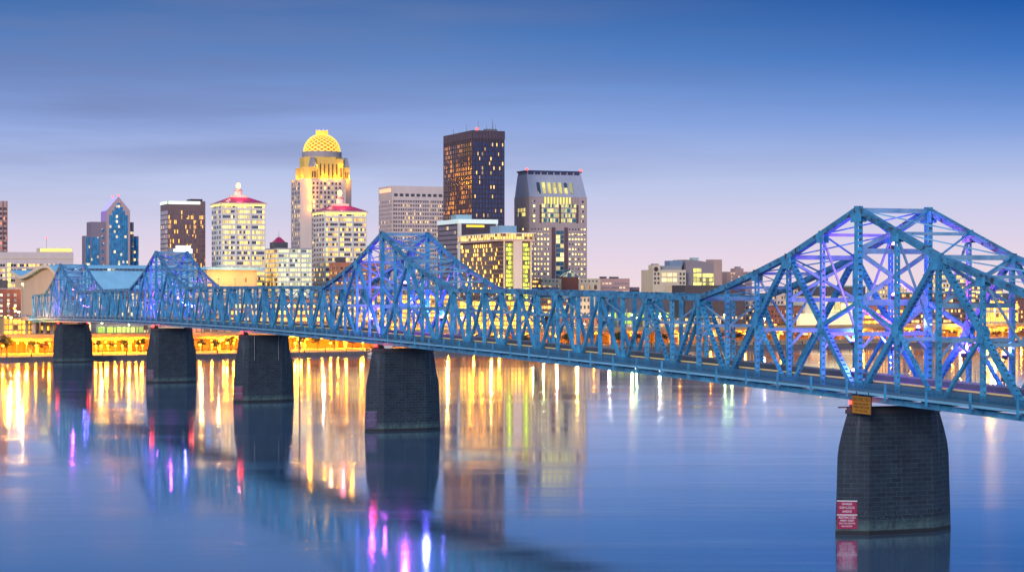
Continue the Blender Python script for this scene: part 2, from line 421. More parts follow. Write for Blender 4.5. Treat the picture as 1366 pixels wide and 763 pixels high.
for y in (HT, -HT):
    for i, nd in enumerate(nodes):
        s, j, tw = nd; zt, zb = ztop(nd), zbot(s)
        big = j == 0
        w = 1.05 if big else (.72 if j in (2, 5) else .58)
        k = mem(posts, (s, y, zb), (s, y, zt), w, .95 if big else .7)
        # riveted plates where members meet
        if j % 2 == (0 if j in (0, 2) else 1) or j == 0:
            g = 1.6 if j in (0, 2) else 1.15
            for e in (-1, 1): k.box(s - g, s + g, y + e*.5 - .03, y + e*.5 + .03, zt - g*1.25, zt - .1)
        g = 1.1 if j % 2 == 0 else .7
        for e in (-1, 1): k.box(s - g, s + g, y + e*.5 - .03, y + e*.5 + .03, zb, zb + g*1.3)
        if i < N - 1:
            nx = nodes[i+1]
            kk = tops.new(s); kk.beam((s, y, zt), (nx[0], y, ztop(nx)), .95, 1.0)
            kk.box(s - .45, s + .45, y - .58, y + .58, zt - .5, zt + .56)
            mem(bots, (s, y, zb), (nx[0], y, zbot(nx[0])), .8, .7, lace=False)
    for i, nd in enumerate(nodes):
        s, j, tw = nd
        for dd in (-1, 1):
            if not 0 <= i + dd < N: continue
            n1 = nodes[i+dd]
            T = (s, y, ztop(nd))
            if j == 2 and 0 <= i + 2*dd < N:
                n2 = nodes[i+2*dd]; B = (n2[0], y, zbot(n2[0])); M = mid(T, B)
                mem(diags, T, B, .95, .75)
                own = (s, y, zbot(s))
                mem(subs, M, own, .5, .5)
                if n2[1] == 0: mem(subs, M, (n2[0], y, zr(n2[0]) + 12.4), .62, .55)
                k = subs.items[-1][1]
                for e in (-1, 1): k.prism_y([(M[0] + 1.05*math.cos(a*math.pi/4+.39), M[2] + 1.35*math.sin(a*math.pi/4+.39)) for a in range(8)], y + e*.45 - .03, y + e*.45 + .03)
            elif j >= 5 and j % 2 == 1:
                mem(diags, T, (n1[0], y, zbot(n1[0])), .78 if j == 5 else .66, .62)
def cross(ps, s, z0a, z1a, w=.5, lace=True):   # X frame across the roadway
    mem(ps, (s, HT, z0a), (s, -HT, z1a), w, .45, (1, 0, 0), lace); mem(ps, (s, -HT, z0a), (s, HT, z1a), w, .45, (1, 0, 0), lace)
for i, nd in enumerate(nodes):
    s, j, tw = nd; z0 = zr(s); zt = ztop(nd)
    L = lambda a, b, w=.7: mem(struts, (s, HT, a), (s, -HT, b), w, .5, (1, 0, 0))
    if j <= 5 or j % 2: L(zt - .1, zt - .1, .75 if j in (0, 2, 5) else .5)
    if j == 0:
        L(z0+20.6, z0+20.6, .85); L(z0+12.4, z0+12.4, .95); L(z0+7.4, z0+7.4, .7)
        cross(sways, s, zt - .6, z0 + 20.8, .66); cross(sways, s, z0 + 20.4, z0 + 12.6, .66)
        mem(sways, (s, HT, z0 + 12.2), (s, 0, z0 + 7.6), .55, .45, (1,0,0)); mem(sways, (s, -HT, z0 + 12.2), (s, 0, z0 + 7.6), .55, .45, (1,0,0))
        for e in (1, -1): mem(sways, (s, e*HT, z0 + 4.6), (s, e*3.6, z0 + 7.2), .4, .4, (1,0,0))
    elif j == 2:
        L(z0+12.4, z0+12.4, .7); L(z0+7.2, z0+7.2, .6); cross(sways, s, zt - .5, z0 + 12.5, .48)
        for e in (1, -1): mem(sways, (s, e*HT, z0 + 4.4), (s, e*3.8, z0 + 7.0), .4, .4, (1,0,0))
    elif j == 5 or j % 2:
        L(z0+7.0, z0+7.0, .55)
        top = zt - .5
        mem(sways, (s, HT, top), (s, 0, z0 + 7.1), .32, .3, (1,0,0)); mem(sways, (s, -HT, top), (s, 0, z0 + 7.1), .32, .3, (1,0,0))
        for e in (1, -1): mem(sways, (s, e*HT, z0 + 4.4), (s, e*4.2, z0 + 6.9), .36, .36, (1,0,0))
    # top lateral bracing between chord nodes
    if i < N - 1:
        nx = nodes[i+1]
        if j <= 5 and nx[1] <= 5:
            a, b = (s, HT, zt), (nx[0], -HT, ztop(nx)); c, d = (s, -HT, zt), (nx[0], HT, ztop(nx))
            big = min(j, nx[1]) in (0, 1, 2)
            mem(lats, a, b, .26 if big else .14, .22 if big else .14, (0, 0, 1), False); mem(lats, c, d, .26 if big else .14, .22 if big else .14, (0, 0, 1), False)
        elif j % 2 and i < N - 2:
            n2 = nodes[i+2]
            mem(lats, (s, HT, zt), (n2[0], -HT, ztop(n2)), .3, .25, (0,0,1), False); mem(lats, (s, -HT, zt), (n2[0], HT, ztop(n2)), .3, .25, (0,0,1), False)
    # floor beam and sidewalk brackets
    k = floorb.new(s); k.box(s - .22, s + .22, -HT, HT, z0 - 2.6, z0 - 1.15)
    for e in (1, -1):
        k = brack.new(s)
        k.prism_x([(e*6.9, z0 - 2.5), (e*8.45, z0 - 1.9), (e*8.45, z0 - 1.45), (e*6.9, z0 - 1.45)], s - .15, s + .15)
        k.box(s - .2, s + .2, e*8.66 - .12, e*8.66 + .12, z0 - 2.5, z0 + .12)
for ps in (posts, diags, subs, tops, bots, struts, sways, lats, floorb, brack): ps.finish(bridge)

def strip(mb, y0, y1, a, b, extra=()):         # a sheet following the arched deck, between offsets a and b from the kerb line
    ss = [n[0] for n in nodes] + list(extra)
    for s0, s1 in zip(ss, ss[1:]):
        z0, z1 = zr(s0), zr(s1)
        mb.poly([(s0,y0,z0+a),(s1,y0,z1+a),(s1,y1,z1+a),(s0,y1,z0+a),(s0,y0,z0+b),(s1,y0,z1+b),(s1,y1,z1+b),(s0,y1,z0+b)],
                [(3,2,1,0),(4,5,6,7),(0,1,5,4),(2,3,7,6)])
def deck_part(name, m, *bars):
    mb = MB()
    for b_ in bars: strip(mb, *b_)
    return mb.build(name, m, bridge)
deck_part('road_deck', M_ROAD, (-5.9, 5.9, -1.15, -.75))
deck_part('lane_marking', wall('worn_yellow_paint', (.6, .42, .08), .2), (-.24, -.1, -.748, -.743), (.1, .24, -.748, -.743))
for e in (1, -1):
    y0, y1 = (6.95, 8.5) if e > 0 else (-8.5, -6.95)
    deck_part('sidewalk', M_WALK, (y0, y1, -1.4, -1.2))
    f0, f1 = (8.5, 8.62) if e > 0 else (-8.62, -8.5)
    deck_part('fascia_girder', wall('blue_lit_fascia_paint', (.2, .48, .64), .25, .45), (f0, f1, -1.86, -1.45))  # blue light on the fascia put into its colour
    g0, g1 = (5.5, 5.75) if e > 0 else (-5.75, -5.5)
    deck_part('stringer', M_DARKSTEEL, (e*3.2-.2, e*3.2+.2, -2.2, -1.15), (e*1.2-.2, e*1.2+.2, -2.2, -1.15), (e*5.2-.2, e*5.2+.2, -2.2, -1.15))
    mb = MB(); yy = e*8.56
    for a, b in ((-.12, -.02), (-.55, -.5), (-1.14, -1.06)): strip(mb, yy - .04, yy + .04, a, b)
    s = nodes[0][0]
    while s < nodes[-1][0]:
        z0 = zr(s); mb.box(s - .06, s + .06, yy - .02, yy + .02, z0 - 1.4, z0 - .05)
        s += .3 if s < 200 else .6
    mb.build('railing', wall('dull_blue_lit_railing', (.03, .16, .28), .25, .45), bridge)  # railing colour holds the blue light on the steel
    deck_part('light_line_rail', M_GLOWLINE if e > 0 else M_WALK, (g0, g1, -.04, .2))  # rail added for the headlight line; near one has its glow as colour
    deck_part('kerb_wall', wall('dull_kerb_concrete', (.1, .12, .15), .2), (g0 + .03, g1 - .03, -.76, -.045))

# approach road on the far bank
mb = MB()
end = nodes[-1][0]
for q in range(9):
    s0, s1 = end + 26*q, end + 26*(q+1)
    zz0, zz1 = zr(end) - .0045*(s0-end), zr(end) - .0045*(s1-end)
    mb.poly([(s0,-8.6,zz0-2.4),(s1,-8.6,zz1-2.4),(s1,8.6,zz1-2.4),(s0,8.6,zz0-2.4),(s0,-8.6,zz0-.1),(s1,-8.6,zz1-.1),(s1,8.6,zz1-.1),(s0,8.6,zz0-.1)],
            [(3,2,1,0),(4,5,6,7),(0,1,5,4),(1,2,6,5),(2,3,7,6),(3,0,4,7)])
ap = thing('approach_viaduct', 'pale concrete approach viaduct beyond the far end of the blue bridge', 'viaduct', (BX, BY, 0), ROT_BR)
mb.build('deck', wall('viaduct_concrete', (.36, .3, .26), .2), ap)
for q in range(8):
    s = end + 6 + 28*q
    for y in (5.2, -5.2):
        mb = MB(); mb.box(s-.9, s+.9, y-.9, y+.9, GZ-.2, zr(end)-2.4-.0045*(s-end)); mb.build('column', MATS['viaduct_concrete'], ap)

# ------------------------------------------------------------------ piers
def outline(l, m, th):                         # six-sided plan with pointed cutwaters: tip, main half length, half thickness
    return [(0, -l), (th*.5, -(l+m)/2), (th, -m), (th, m), (th*.5, (l+m)/2), (0, l), (-th*.5, (l+m)/2), (-th, m), (-th, -m), (-th*.5, -(l+m)/2)]
PIERS = [(0.0, 19.7, 1.0, 'nearest and largest stone pier, under the large right tower, crimson panels at its foot'),
         (250.0, 21.9, 1.02, 'stone pier under the middle tower, faded violet panels at its foot'),
         (402.4, 22.7, 1.0, 'stone pier with two pale pipes, under flat truss without a tower'),
         (555.0, 22.6, .99, 'stone pier under the second tower from the far bank'),
         (805.5, 20.6, .98, 'farthest stone pier close to the amber lit quay')]
for s0, zt, sc, lab in PIERS:
    zt = zbot(s0) - 1.55
    cx_, sy = math.cos(ROT_BR), math.sin(ROT_BR)
    P = thing('bridge_pier', lab, 'bridge pier', (BX + cx_*s0, BY + sy*s0, 0), ROT_BR, 'stone piers of the blue bridge')
    lv = [(-3, 10.85, 6.1, 2.45), (12.3, 10.35, 5.9, 2.3), (14.0, 10.1, 5.85, 2.25), (16.0, 9.6, 5.8, 2.2), (zt - 1.9, 8.9, 5.7, 2.1), (zt - .95, 8.6, 5.7, 2.1)]
    pts = []; fs = []
    for z, l, m, th in lv: pts += [(x, y*sc, z) for x, y in outline(l, m, th)]
    for r in range(len(lv)-1):
        for i in range(10): fs.append((r*10+i, r*10+(i+1)%10, (r+1)*10+(i+1)%10, (r+1)*10+i))
    fs.append(tuple(range(len(lv)*10-10, len(lv)*10))); fs.append(tuple(range(9, -1, -1)))
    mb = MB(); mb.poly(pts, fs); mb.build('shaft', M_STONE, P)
    mb = MB(); mb.prism([(x, y*sc) for x, y in outline(8.95, 6.0, 2.5)], zt - .95, zt - .3); mb.prism([(x, y*sc) for x, y in outline(8.7, 5.9, 2.3)], zt - .3, zt)
    mb.build('cap', M_CAP, P)
    for e in (1, -1):
        mb = MB(); mb.frustum((-1.3, 1.3, e*HT-1.0, e*HT+1.0), zt, (-.5, .5, e*HT-.6, e*HT+.6), zbot(s0) - .4); mb.build('bearing', M_DARKSTEEL, P)
    if s0 == 402.4:
        for y in (3.9, -4.6):
            mb = MB(); mb.tube((-2.75, y, zt - 8.5), (-2.75, y, zt - .2), .13); mb.build('drain_pipe', wall('pale_pipe', (.22, .22, .26), .2), P)
    # red navigation lights on brackets at both ends
    for e, vis in ((1, True), (-1, s0 > 500 or s0 == 0)):
        if not vis: continue
        rt = P.matrix_basis
        p = Vector((BX, BY, 0)) + Matrix.Rotation(ROT_BR, 3, 'Z') @ Vector((s0, e*7.8*sc, zt + .42))
        nl = thing('navigation_light', ('red navigation lamp on the upstream tip of the %s' if e > 0 else 'red navigation lamp on the downstream tip of the %s') %
                   {0.0: 'nearest pier', 250.0: 'pier under the middle tower', 402.4: 'pier without a tower', 555.0: 'second pier from the far bank', 805.5: 'farthest pier'}[s0], 'signal lamp', p, ROT_BR)
        mb = MB(); mb.box(-.15, .15, -2.4 if e < 0 else -.3, .3 if e < 0 else 2.4, -.42, -.22); mb.build('bracket', M_DARKSTEEL, nl)
        mb = MB(); mb.cyl(0, 0, -.22, .15, .34, .34, 10); mb.cyl(0, 0, .75, .95, .36, .2, 10); mb.build('housing', M_DARKSTEEL, nl)
        mb = MB(); mb.ball((0, 0, .45), (.46 if s0 < 300 else .55)); smooth(mb.build('lens', M_RED, nl))
        point(nl, (-.7, e*1.2, .6), (1, .05, .03), 160, .3)

def text_mesh(txt, size, m, parent, loc, rot, name='lettering', width=None):
    cu = bpy.data.curves.new(name, 'FONT'); cu.body = txt; cu.size = size; cu.align_x = 'CENTER'; cu.align_y = 'CENTER'
    cu.extrude = .01; cu.space_line = .95
    tmp = bpy.data.objects.new('text_source', cu); C.objects.link(tmp)
    dg = bpy.context.evaluated_depsgraph_get(); dg.update()
    me = bpy.data.meshes.new_from_object(tmp.evaluated_get(dg))
    bpy.data.objects.remove(tmp); me.name = name; me.materials.clear(); me.materials.append(m)
    if width:
        xs = [v.co.x for v in me.vertices]; k = width / (max(xs) - min(xs))
        for v in me.vertices: v.co.x *= k
    o = link(name, me, parent); o.location = loc; o.rotation_euler = rot
    return o
M_SRED = wall('crimson_sign_paint', (.30, .015, .07), .25)
M_SWHITE = wall('white_sign_paint', (.72, .75, .8), .1)
M_SPALE = wall('faded_lettering', (.2, .2, .28), .3)
M_SYEL = wall('amber_sign_paint', (.5, .2, .01), .12)
M_SBLACK = wall('black_sign_paint', (.02, .015, .015), .1)
def W(s, y, z): return Vector((BX, BY, 0)) + Matrix.Rotation(ROT_BR, 3, 'Z') @ Vector((s, y, z))
# warning panels fixed to the cutwater faces: the face runs from the tip towards -x, so its plane is turned
for s0, sc, detail in ((0.0, 1.0, 1), (250.0, 1.02, 1), (402.4, 1.0, 1), (555.0, .99, 0)):
    tip = Vector((0, 10.75*sc)); shl = Vector((0, 10.75*sc)); cor = Vector((-2.43, 6.1*sc))
    d2 = (cor - shl).normalized(); ang = math.atan2(d2.y, d2.x)
    nrm = Vector((d2.y, -d2.x));  nrm = nrm if nrm.x < 0 else -nrm
    ctr = shl + (cor - shl) * .35 + nrm * .12
    sg = thing('warning_sign', {0.0: 'pair of crimson warning panels with white lettering at the foot of the nearest pier',
                                250.0: 'faded violet warning panels with white stripes of lettering on the pier under the middle tower',
                                402.4: 'worn crimson warning panels on the pier without a tower',
                                555.0: 'pale worn warning panel on the second pier from the far bank'}[s0], 'sign', W(s0 + ctr.x, ctr.y, .95), ROT_BR + ang)
    wdt = 3.1
    fade = {0.0: M_SRED, 250.0: wall('faded_violet_sign_paint', (.085, .05, .13), .3), 402.4: wall('worn_crimson_sign_paint', (.16, .035, .08), .45, .8, .8), 555.0: wall('pale_worn_sign_paint', (.10, .06, .09), .4, .8, .8)}[s0]
    for z0, z1 in ((0, 2.15), (2.3, 4.35)):
        mb = MB(); mb.box(-wdt/2, wdt/2, -.06, .06, z0, z1); pan = mb.build('panel', fade, sg)
        mb = MB(); mb.box(-wdt/2-.05, wdt/2+.05, -.08, .08, z1 + .005, z1 + .14); mb.build('border', M_SWHITE if s0 == 0 else M_SPALE, sg)
    # panel front faces outward: check which side is away from the pier
    out = -1 if (Matrix.Rotation(ang, 2) @ Vector((0, -1))).dot(nrm) > 0 else 1
    rot = (R(90), 0, 0) if out < 0 else (R(90), 0, R(180))
    for txt, size, z, w_ in (('DANGER', .52, 3.95, 1.6), ('DAM LOCKS', .52, 3.35, 2.3), ('AHEAD', .52, 2.75, 1.5),
                             ('RESTRICTED', .5, 1.8, 2.6), ('AREA KEEP', .4, 1.32, 2.2), ('OUT ALL BOATS', .36, .88, 2.5), ('NO ENTRY', .36, .42, 1.7)):
        text_mesh(txt, size, M_SWHITE if s0 == 0 else M_SPALE, pan, (0, out*.075, z), rot, width=w_)
# amber board hanging from the near fascia above the nearest pier
yb = thing('hanging_sign', 'square amber board with dark lettering hanging from the deck edge above the nearest pier', 'sign', W(-5.0, 8.95, zr(0) - 4.95), ROT_BR + R(180))
mb = MB(); mb.box(-2.75, 2.75, -.06, .06, 0, 2.75); brd = mb.build('board', M_SYEL, yb)
mb = MB()
for a in ((-2.85, 2.85, 2.72, 2.82), (-2.85, 2.85, -.07, .03)): mb.box(a[0], a[1], -.09, .09, a[2]+.002, a[3])
for a in (-2.85, 2.76): mb.box(a, a + .09, -.085, .085, .03, 2.72)
mb.build('frame', M_SBLACK, yb)
mb = MB()
for a in (-1.8, 1.8): mb.box(a-.06, a+.06, .07, .16, .3, 3.4)
mb.build('hanger', M_DARKSTEEL, yb)
for txt, size, z, w_ in (('RESTRICTED', .85, 2.2, 4.9), ('AREA NO ENTRY', .5, 1.5, 4.5), ('VESSELS KEEP CLEAR', .5, 1.0, 4.7), ('OF THE DAM', .42, .45, 3.6)):
    text_mesh(txt, size, M_SBLACK, brd, (0, -.075, z), (R(90), 0, 0), width=w_)
# the slim pole standing in the river beside the towerless pier
d_ = 690; pp = Vector((pxX(399.5, d_), d_, -2))
pl = thing('river_pole', 'slim dark mooring pole standing in the water beside the pier without a tower', 'pole', pp)
mb = MB(); mb.tube((0,0,0), (0,0,pxZ(447, d_)+2), .32, .26); mb.build('shaft', M_POLE, pl)
mb = MB(); mb.cyl(0, 0, pxZ(447, d_)+2, pxZ(447, d_)+2.5, .4, .1); mb.build('cap', M_DARKSTEEL, pl)

# violet floodlights on the towers
fl_mb = MB(); fl_mb.box(-.3, .3, -.35, .35, -.35, .3); fl_mb.box(-.08, .08, -.08, .08, -.9, -.35)
fl_me = fl_mb.mesh('housing', M_DARKSTEEL)
ln_mb = MB(); ln_mb.ball((0, 0, .42), .34); ln_me = ln_mb.mesh('lens', M_VIOLET)
def flood(s, y, h, energy, col, lab, k=1.0):
    o = thing('floodlight', lab, 'floodlight', W(s, y, zr(s) + h), ROT_BR, 'violet floodlights on the bridge towers')
    link('housing', fl_me, o).scale = (k,)*3; q = link('lens', ln_me, o); q.scale = (k,)*3
    if energy: point(o, (0, 0, 1.2), col, energy, .5)
V1, V2, V3 = (.14, .14, 1), (.62, .08, 1), (.1, .42, 1)
V3 = (.14, .3, 1)
lab_e = 'glowing violet floodlight fixed among the braces of the largest tower'
for s, y, h, en, c in ((1.6, 5.9, 7.9, 2600, V2), (1.6, -5.6, 7.9, 3000, V1), (-11, -5.8, 4.4, 3000, V2), (-11, 5.6, 6.5, 1400, V3), (-22, -5.7, 4.6, 2600, V1),
                       (10, -5.8, 4.6, 2600, V1), (-22, -5.6, 1.2, 0, V1), (3, 5.6, 1.0, 1300, V3), (22, -5.8, 5.0, 1800, V3), (0, 0, 13.2, 7000, V2), (0, 0, 21.3, 2500, V2)):
    flood(s, y, h, en*(1.5 if c is V2 else 1.0), c, lab_e)
for ti, lab, k in ((1, 'glowing violet floodlight on the middle tower of the bridge', 1.25), (2, 'glowing violet floodlight on the second tower from the far bank', 1.5), (3, 'glowing violet floodlight on the farthest bridge tower', 1.8)):
    for q, (ds, y, h, en, c) in enumerate(((1.5, 5.7, 1.6, 3000, V2), (-1.5, -5.7, 4.5, 5000, V1), (11, 5.7, 3.2, 2500, V2), (14, -5.7, 7.4, 3800, V1), (0, 0, 13.2, 6500, V2), (-14, -5.6, 4, 2500, V1))):
        flood(TOW[ti] + ds, y, h, en * (1.5 + .3*(ti-1)), c, lab, k)

# ------------------------------------------------------------------ the city: builders
TH = math.atan2(.36549, .93082)               # street grid: river faces run square to the bridge
class Bld:
    """a building thing; local x along its river face, local y away from the river, corner at the origin"""
    def __init__(s, name, lab, xl, xc, xr, ytop, d, rot=TH, cat='building', group=None, maxd=60, W=None, D=None):
        s.X, s.d = pxX(xc, d), d
        k, kl = (xr - 683) / F, (xl - 683) / F
        s.W = W or (k*d - s.X) / (math.cos(rot) - k*math.sin(rot))
        den = math.sin(rot) + kl*math.cos(rot)
        s.D = D or min(maxd, max(12, (s.X - kl*d) / den))
        s.H = pxZ(ytop, d) - GZ
        s.o = thing(name, lab, cat, (s.X, d, GZ), rot, group)
        s.rest = {}; s.count = {}
    def z(s, y): return pxZ(y, s.d) - GZ       # height of a photo row at the corner's distance
    def x(s, px):                              # local x on the river face under a photo column
        k = (px - 683) / F; r = s.o.rotation_euler.z
        return (k*s.d - s.X) / (math.cos(r) - k*math.sin(r))
    def body(s, m, z1=None, name='wall'):
        mb = MB(); mb.box(0, s.W, 0, s.D, -.5, z1 or s.H); return mb.build(name, m, s.o)
    def box(s, name, m, *a):
        mb = MB(); mb.box(*a); return mb.build(name, m, s.o)
    def place(s, name, me, face, u, z, off=0.):
        if face == 'F': loc, rz = (u, -off, z), 0
        else: loc, rz = (-off, u, z), -math.pi/2
        c = s.count.get(name, 0)
        if c >= 100:
            rot = Matrix.Rotation(rz, 3, 'Z'); r = s.rest.setdefault(name, (MB(), me.materials[0]))[0]
            r.poly([tuple(rot @ v.co + Vector(loc)) for v in me.vertices], [tuple(p.vertices) for p in me.polygons])
        else:
            s.count[name] = c + 1; link(name, me, s.o, loc, rz)
    def bands(s, face, u0, u1, zs, h, m, name='window_band', out=.1):
        mb = MB(); mb.box(0, u1-u0, -out, .05, 0, h); me = mb.mesh(name, m)
        for z in zs: s.place(name, me, face, u0 if face == 'F' else u1, z)
    def grid(s, face, us, zs, w, h, m, name='window', out=.1):
        mb = MB(); mb.box(0, w, -out, .05, 0, h); me = mb.mesh(name, m)
        for z in zs:
            for u in us: s.place(name, me, face, u if face == 'F' else u + w, z)
    def fins(s, face, us, w, z0, z1, m, out=.45, name='pilaster'):
        mb = MB()
        for u in us:
            if face == 'F': mb.box(u - w/2, u + w/2, -out, .02, z0, z1)
            else: mb.box(-out, .02, u - w/2, u + w/2, z0, z1)
        mb.build(name, m, s.o)
    def ledges(s, face, zs, h, m, u0=0, u1=None, out=.3, name='floor_ledge'):
        mb = MB(); u1 = u1 or (s.W if face == 'F' else s.D)
        for z in zs:
            if face == 'F': mb.box(u0, u1, -out, .02, z, z + h)
            else: mb.box(-out, .02, u0, u1, z, z + h)
        mb.build(name, m, s.o)
    def done(s):
        for n, (mb, m) in s.rest.items(): mb.build(n, m, s.o, kind='stuff')
def lin(a, b, n): return [a + (b - a) * i / (n - 1) for i in range(n)] if n > 1 else [a]
def steps(a, b, st):
    r = []
    while a < b: r.append(a); a += st
    return r

G_WARM = glass('office_glass_warm', .5, 1.6, 3.8, (1, .58, .12), (1, .82, .35), rows=.4, strength=1.6, base=(.07, .07, .1))
G_COOL = glass('office_glass_pale', .6, 1.8, 3.8, (.9, .95, .6), (1, .88, .5), strength=1.3, base=(.1, .15, .17), rows=.4)
G_BROWN = glass('bronze_tower_glass', .1, 1.6, 4, (1, .55, .12), (1, .8, .35), 1.6, (.07, .035, .05), .14, rows=.3, frame=(.12, .07, .08), clump=.9)
G_ROOM = glass('dark_room_windows', .3, 1.7, 3.2, (1, .6, .2), (1, .88, .5), 1.5, (.05, .05, .06), 0, rows=.15)
G_HOTEL = glass('hotel_room_windows', .22, 2.0, 3.1, (1, .5, .06), (1, .68, .14), 3.6, (.055, .025, .03), .12, frame=(.2, .13, .1))
G_BLUE = glass('blue_curtain_glass', .05, 1.7, 2.0, (1, .75, .35), (1, .9, .6), 1.2, (.015, .20, .40), .05, rows=.2, rough=.12, frame=(.02, .06, .11))
G_DIM = glass('dim_office_glass', .12, 2.2, 3.6, (1, .7, .3), (1, .85, .5), 1.2, (.06, .055, .085), .1, rows=.1, frame=(.25, .22, .24))
W_WHITE = wall('white_cladding', (.78, .70, .60), .06)
W_BEIGE = wall('beige_precast', (.7, .55, .5), .08)
W_PINK = wall('pink_granite', (.5, .34, .33), .1)
W_GREY = wall('grey_concrete', (.3, .29, .31), .15)
W_CREAM = wall('cream_stucco', (.72, .56, .38), .1)
W_BRICK = wall('red_brick', (.25, .085, .06), .2)
W_ORANGEB = wall('orange_brick', (.4, .16, .09), .15)
W_ROOF = wall('dark_membrane_roof', (.07, .07, .085), .2)
W_BRONZE = wall('bronze_mullion', (.07, .04, .05), .2, .45)
W_ROOFR = wall('crimson_roof_metal', (.42, .015, .09), .15, .5)
W_BLUER = wall('blue_lit_roof_metal', (.30, .58, .72), .12, .4)  # the roof's blue lighting is put into the albedo
L_LAN = glow_mat('lantern_glow', (1, .6, .16), 4)
L_WHITE = glow_mat('white_roofline_light', (.75, 1, .75), 1.3)
L_YEL = glow_mat('yellow_cove_light', (1, .78, .18), 2.0)
L_GREEN = glow_mat('lime_facade_light', (.55, .85, .05), 2.4)

# 1 brown-red tower at the left edge of the picture
b = Bld('residential_tower', 'slim brick red tower at the far left edge of the skyline', -40, -14, 10, 268, 1650)
b.body(W_PINK); b.bands('F', .5, b.W-.5, steps(4, b.H-5, 4), 2.2, glass('rose_tower_glass', .2, 2.4, 4, (1, .3, .3), (1, .6, .5), .8, (.06, .04, .06), .1, frame=(.22, .12, .12)))
b.bands('L', .5, b.D-.5, steps(4, b.H-5, 4), 2.2, MATS['rose_tower_glass']); b.fins('F', lin(.4, b.W-.4, 5), .8, 0, b.H, W_ORANGEB); b.done()
# 2 long beige hotel slab with a lit penthouse
b = Bld('hotel_block', 'long beige hotel block with a glowing yellow rooftop penthouse at far left', -60, -30, 98, 336, 1480, D=24)
b.body(W_BEIGE)
zs = steps(4, b.z(350), 3.7)
b.bands('F', b.x(23), b.x(98)-1, zs, 1.9, G_WARM); b.grid('F', [b.x(-26), b.x(-18), b.x(0), b.x(3), b.x(14), b.x(18)], zs, 1.9, 1.9, G_ROOM)
b.grid('F', [b.x(10)], zs, 2.4, 2.6, glow_mat('stairwell_glow', (1, .75, .15), 1.6), 'stair_window')
b.ledges('F', [b.z(345)], .8, W_CREAM); b.ledges('F', [z-1.0 for z in zs], .5, W_BEIGE)
mb = MB(); mb.box(b.x(54), b.x(97), 3, 20, b.H, b.H + 3.2); mb.build('penthouse', W_CREAM, b.o)
mb = MB(); mb.box(b.x(55), b.x(96), 2.6, 3, b.H + .9, b.H + 2.6); mb.build('light_strip', glow_mat('yellow_penthouse_glow', (1, .85, .12), 2.2), b.o); b.done()
# radio mast with a red beacon
d = 1900; m_ = thing('radio_mast', 'thin lattice radio mast with a red beacon behind the beige hotel', 'mast', (pxX(62, d), d, GZ))
mb = MB(); hz = pxZ(318, d) - GZ
for a in range(3): mb.tube((.8*math.cos(a*2.09), .8*math.sin(a*2.09), 0), (.25*math.cos(a*2.09), .25*math.sin(a*2.09), hz), .07, .05, 5)
for z in steps(2, hz-2, 3.): mb.tube((.6, 0, z), (-.3, .5, z+1.5), .05, .05, 4); mb.tube((-.3, .5, z+1.5), (-.3, -.5, z+3), .05, .05, 4)
mb.build('lattice', M_POLE, m_); mb = MB(); mb.ball((0,0,hz+.4), .8); mb.build('beacon', M_BEACON, m_)
# 3 brick block beside the approach road
b = Bld('brick_block', 'red brick block with rows of small white windows at the lower left edge', -40, -22, 28, 386, 1215, D=22)
b.body(W_BRICK); b.box('roof_parapet', W_GREY, -.3, b.W+.3, -.3, b.D+.3, b.H, b.H+.7); b.box('stair_tower', W_ROOF, b.x(1), b.x(12), 5, 14, b.H+.7, b.H+5.5)
b.grid('F', steps(1.5, b.W-1.5, 4.1), steps(2.5, b.H-2.5, 3.2), 1.5, 1.6, glass('pale_loft_windows', .55, 3, 3, (1, .9, .75), (.95, 1, .9), 1.0, (.3, .32, .35), 0)); b.done()

# 4 riverside arena with a wave-shaped roof
ROTA = R(38)
b = Bld('arena', 'riverside arena with a wave-shaped beige end wall and a pale blue-lit curved roof', 30, 92, 345, 353, 1330, rot=ROTA, D=84)
zr_, ze = b.z(353), b.z(386)
prof = []
for i in range(25):
    v = i/24; y = b.D*v
    if v < .34: z = ze + (zr_-ze)*math.sin(v/.34*math.pi/2)
    else: q = (v-.34)/.66; z = zr_ - (zr_ - b.z(368))*.5*(1-math.cos(math.pi*min(1, q/.72))) + (0 if q < .72 else (q-.72)/.28*4.2)
    prof.append((y, z))
mb = MB(); mb.prism_x([(0, -.5)] + [(y, z-1.4) for y, z in prof] + [(b.D, -.5)], 0, b.x(275)); mb.build('wall', wall('arena_limestone', (.62, .43, .28), .08), b.o)
mb = MB(); mb.prism_x([(y-.0, z-1.3) for y, z in prof] + [(y, z+.2) for y, z in reversed(prof)], -3.2, b.x(276)); smooth_roof = mb.build('roof', W_BLUER, b.o)
mb = MB(); mb.prism_x([(y, z-1.9) for y, z in prof] + [(y, z+.25) for y, z in reversed(prof)], -3.9, -3.21); mb.build('roof_edge', wall('arena_cream_edge', (.7, .56, .4), .05), b.o)
for q in range(5):
    yy = b.D*(.1+.05*q); mb = MB(); zq = prof[2+q][1]
b.box('clerestory', glass('arena_clerestory_glass', .12, 3, 3, (.8, .9, 1), (1, .9, .7), .8, (.02, .10, .17), .1), 8, b.x(268), 15.6, 17.0, b.z(362), b.z(357.5))
b.box('red_eave', wall('red_eave_paint', (.5, .07, .05), .1), 0, b.x(270), -1.2, -.02, ze-2.2, ze-1.2)
b.box('lower_glass', glass('arena_concourse_glass', .5, 4, 4, (1, .8, .5), (1, .9, .7), 1.1, (.2, .1, .08), .1), 2, b.x(262), -.3, .02, 3, ze-3)
wx0, wx1 = b.x(272), b.x(339)
b.box('event_hall', wall('arena_orange_stone', (.68, .42, .22), .06), wx0, wx1, -4, 50, -.5, b.z(359))
b.box('hall_roof', W_BLUER, wx0-2, b.x(346), -7, 52, b.z(358.8), b.z(355))
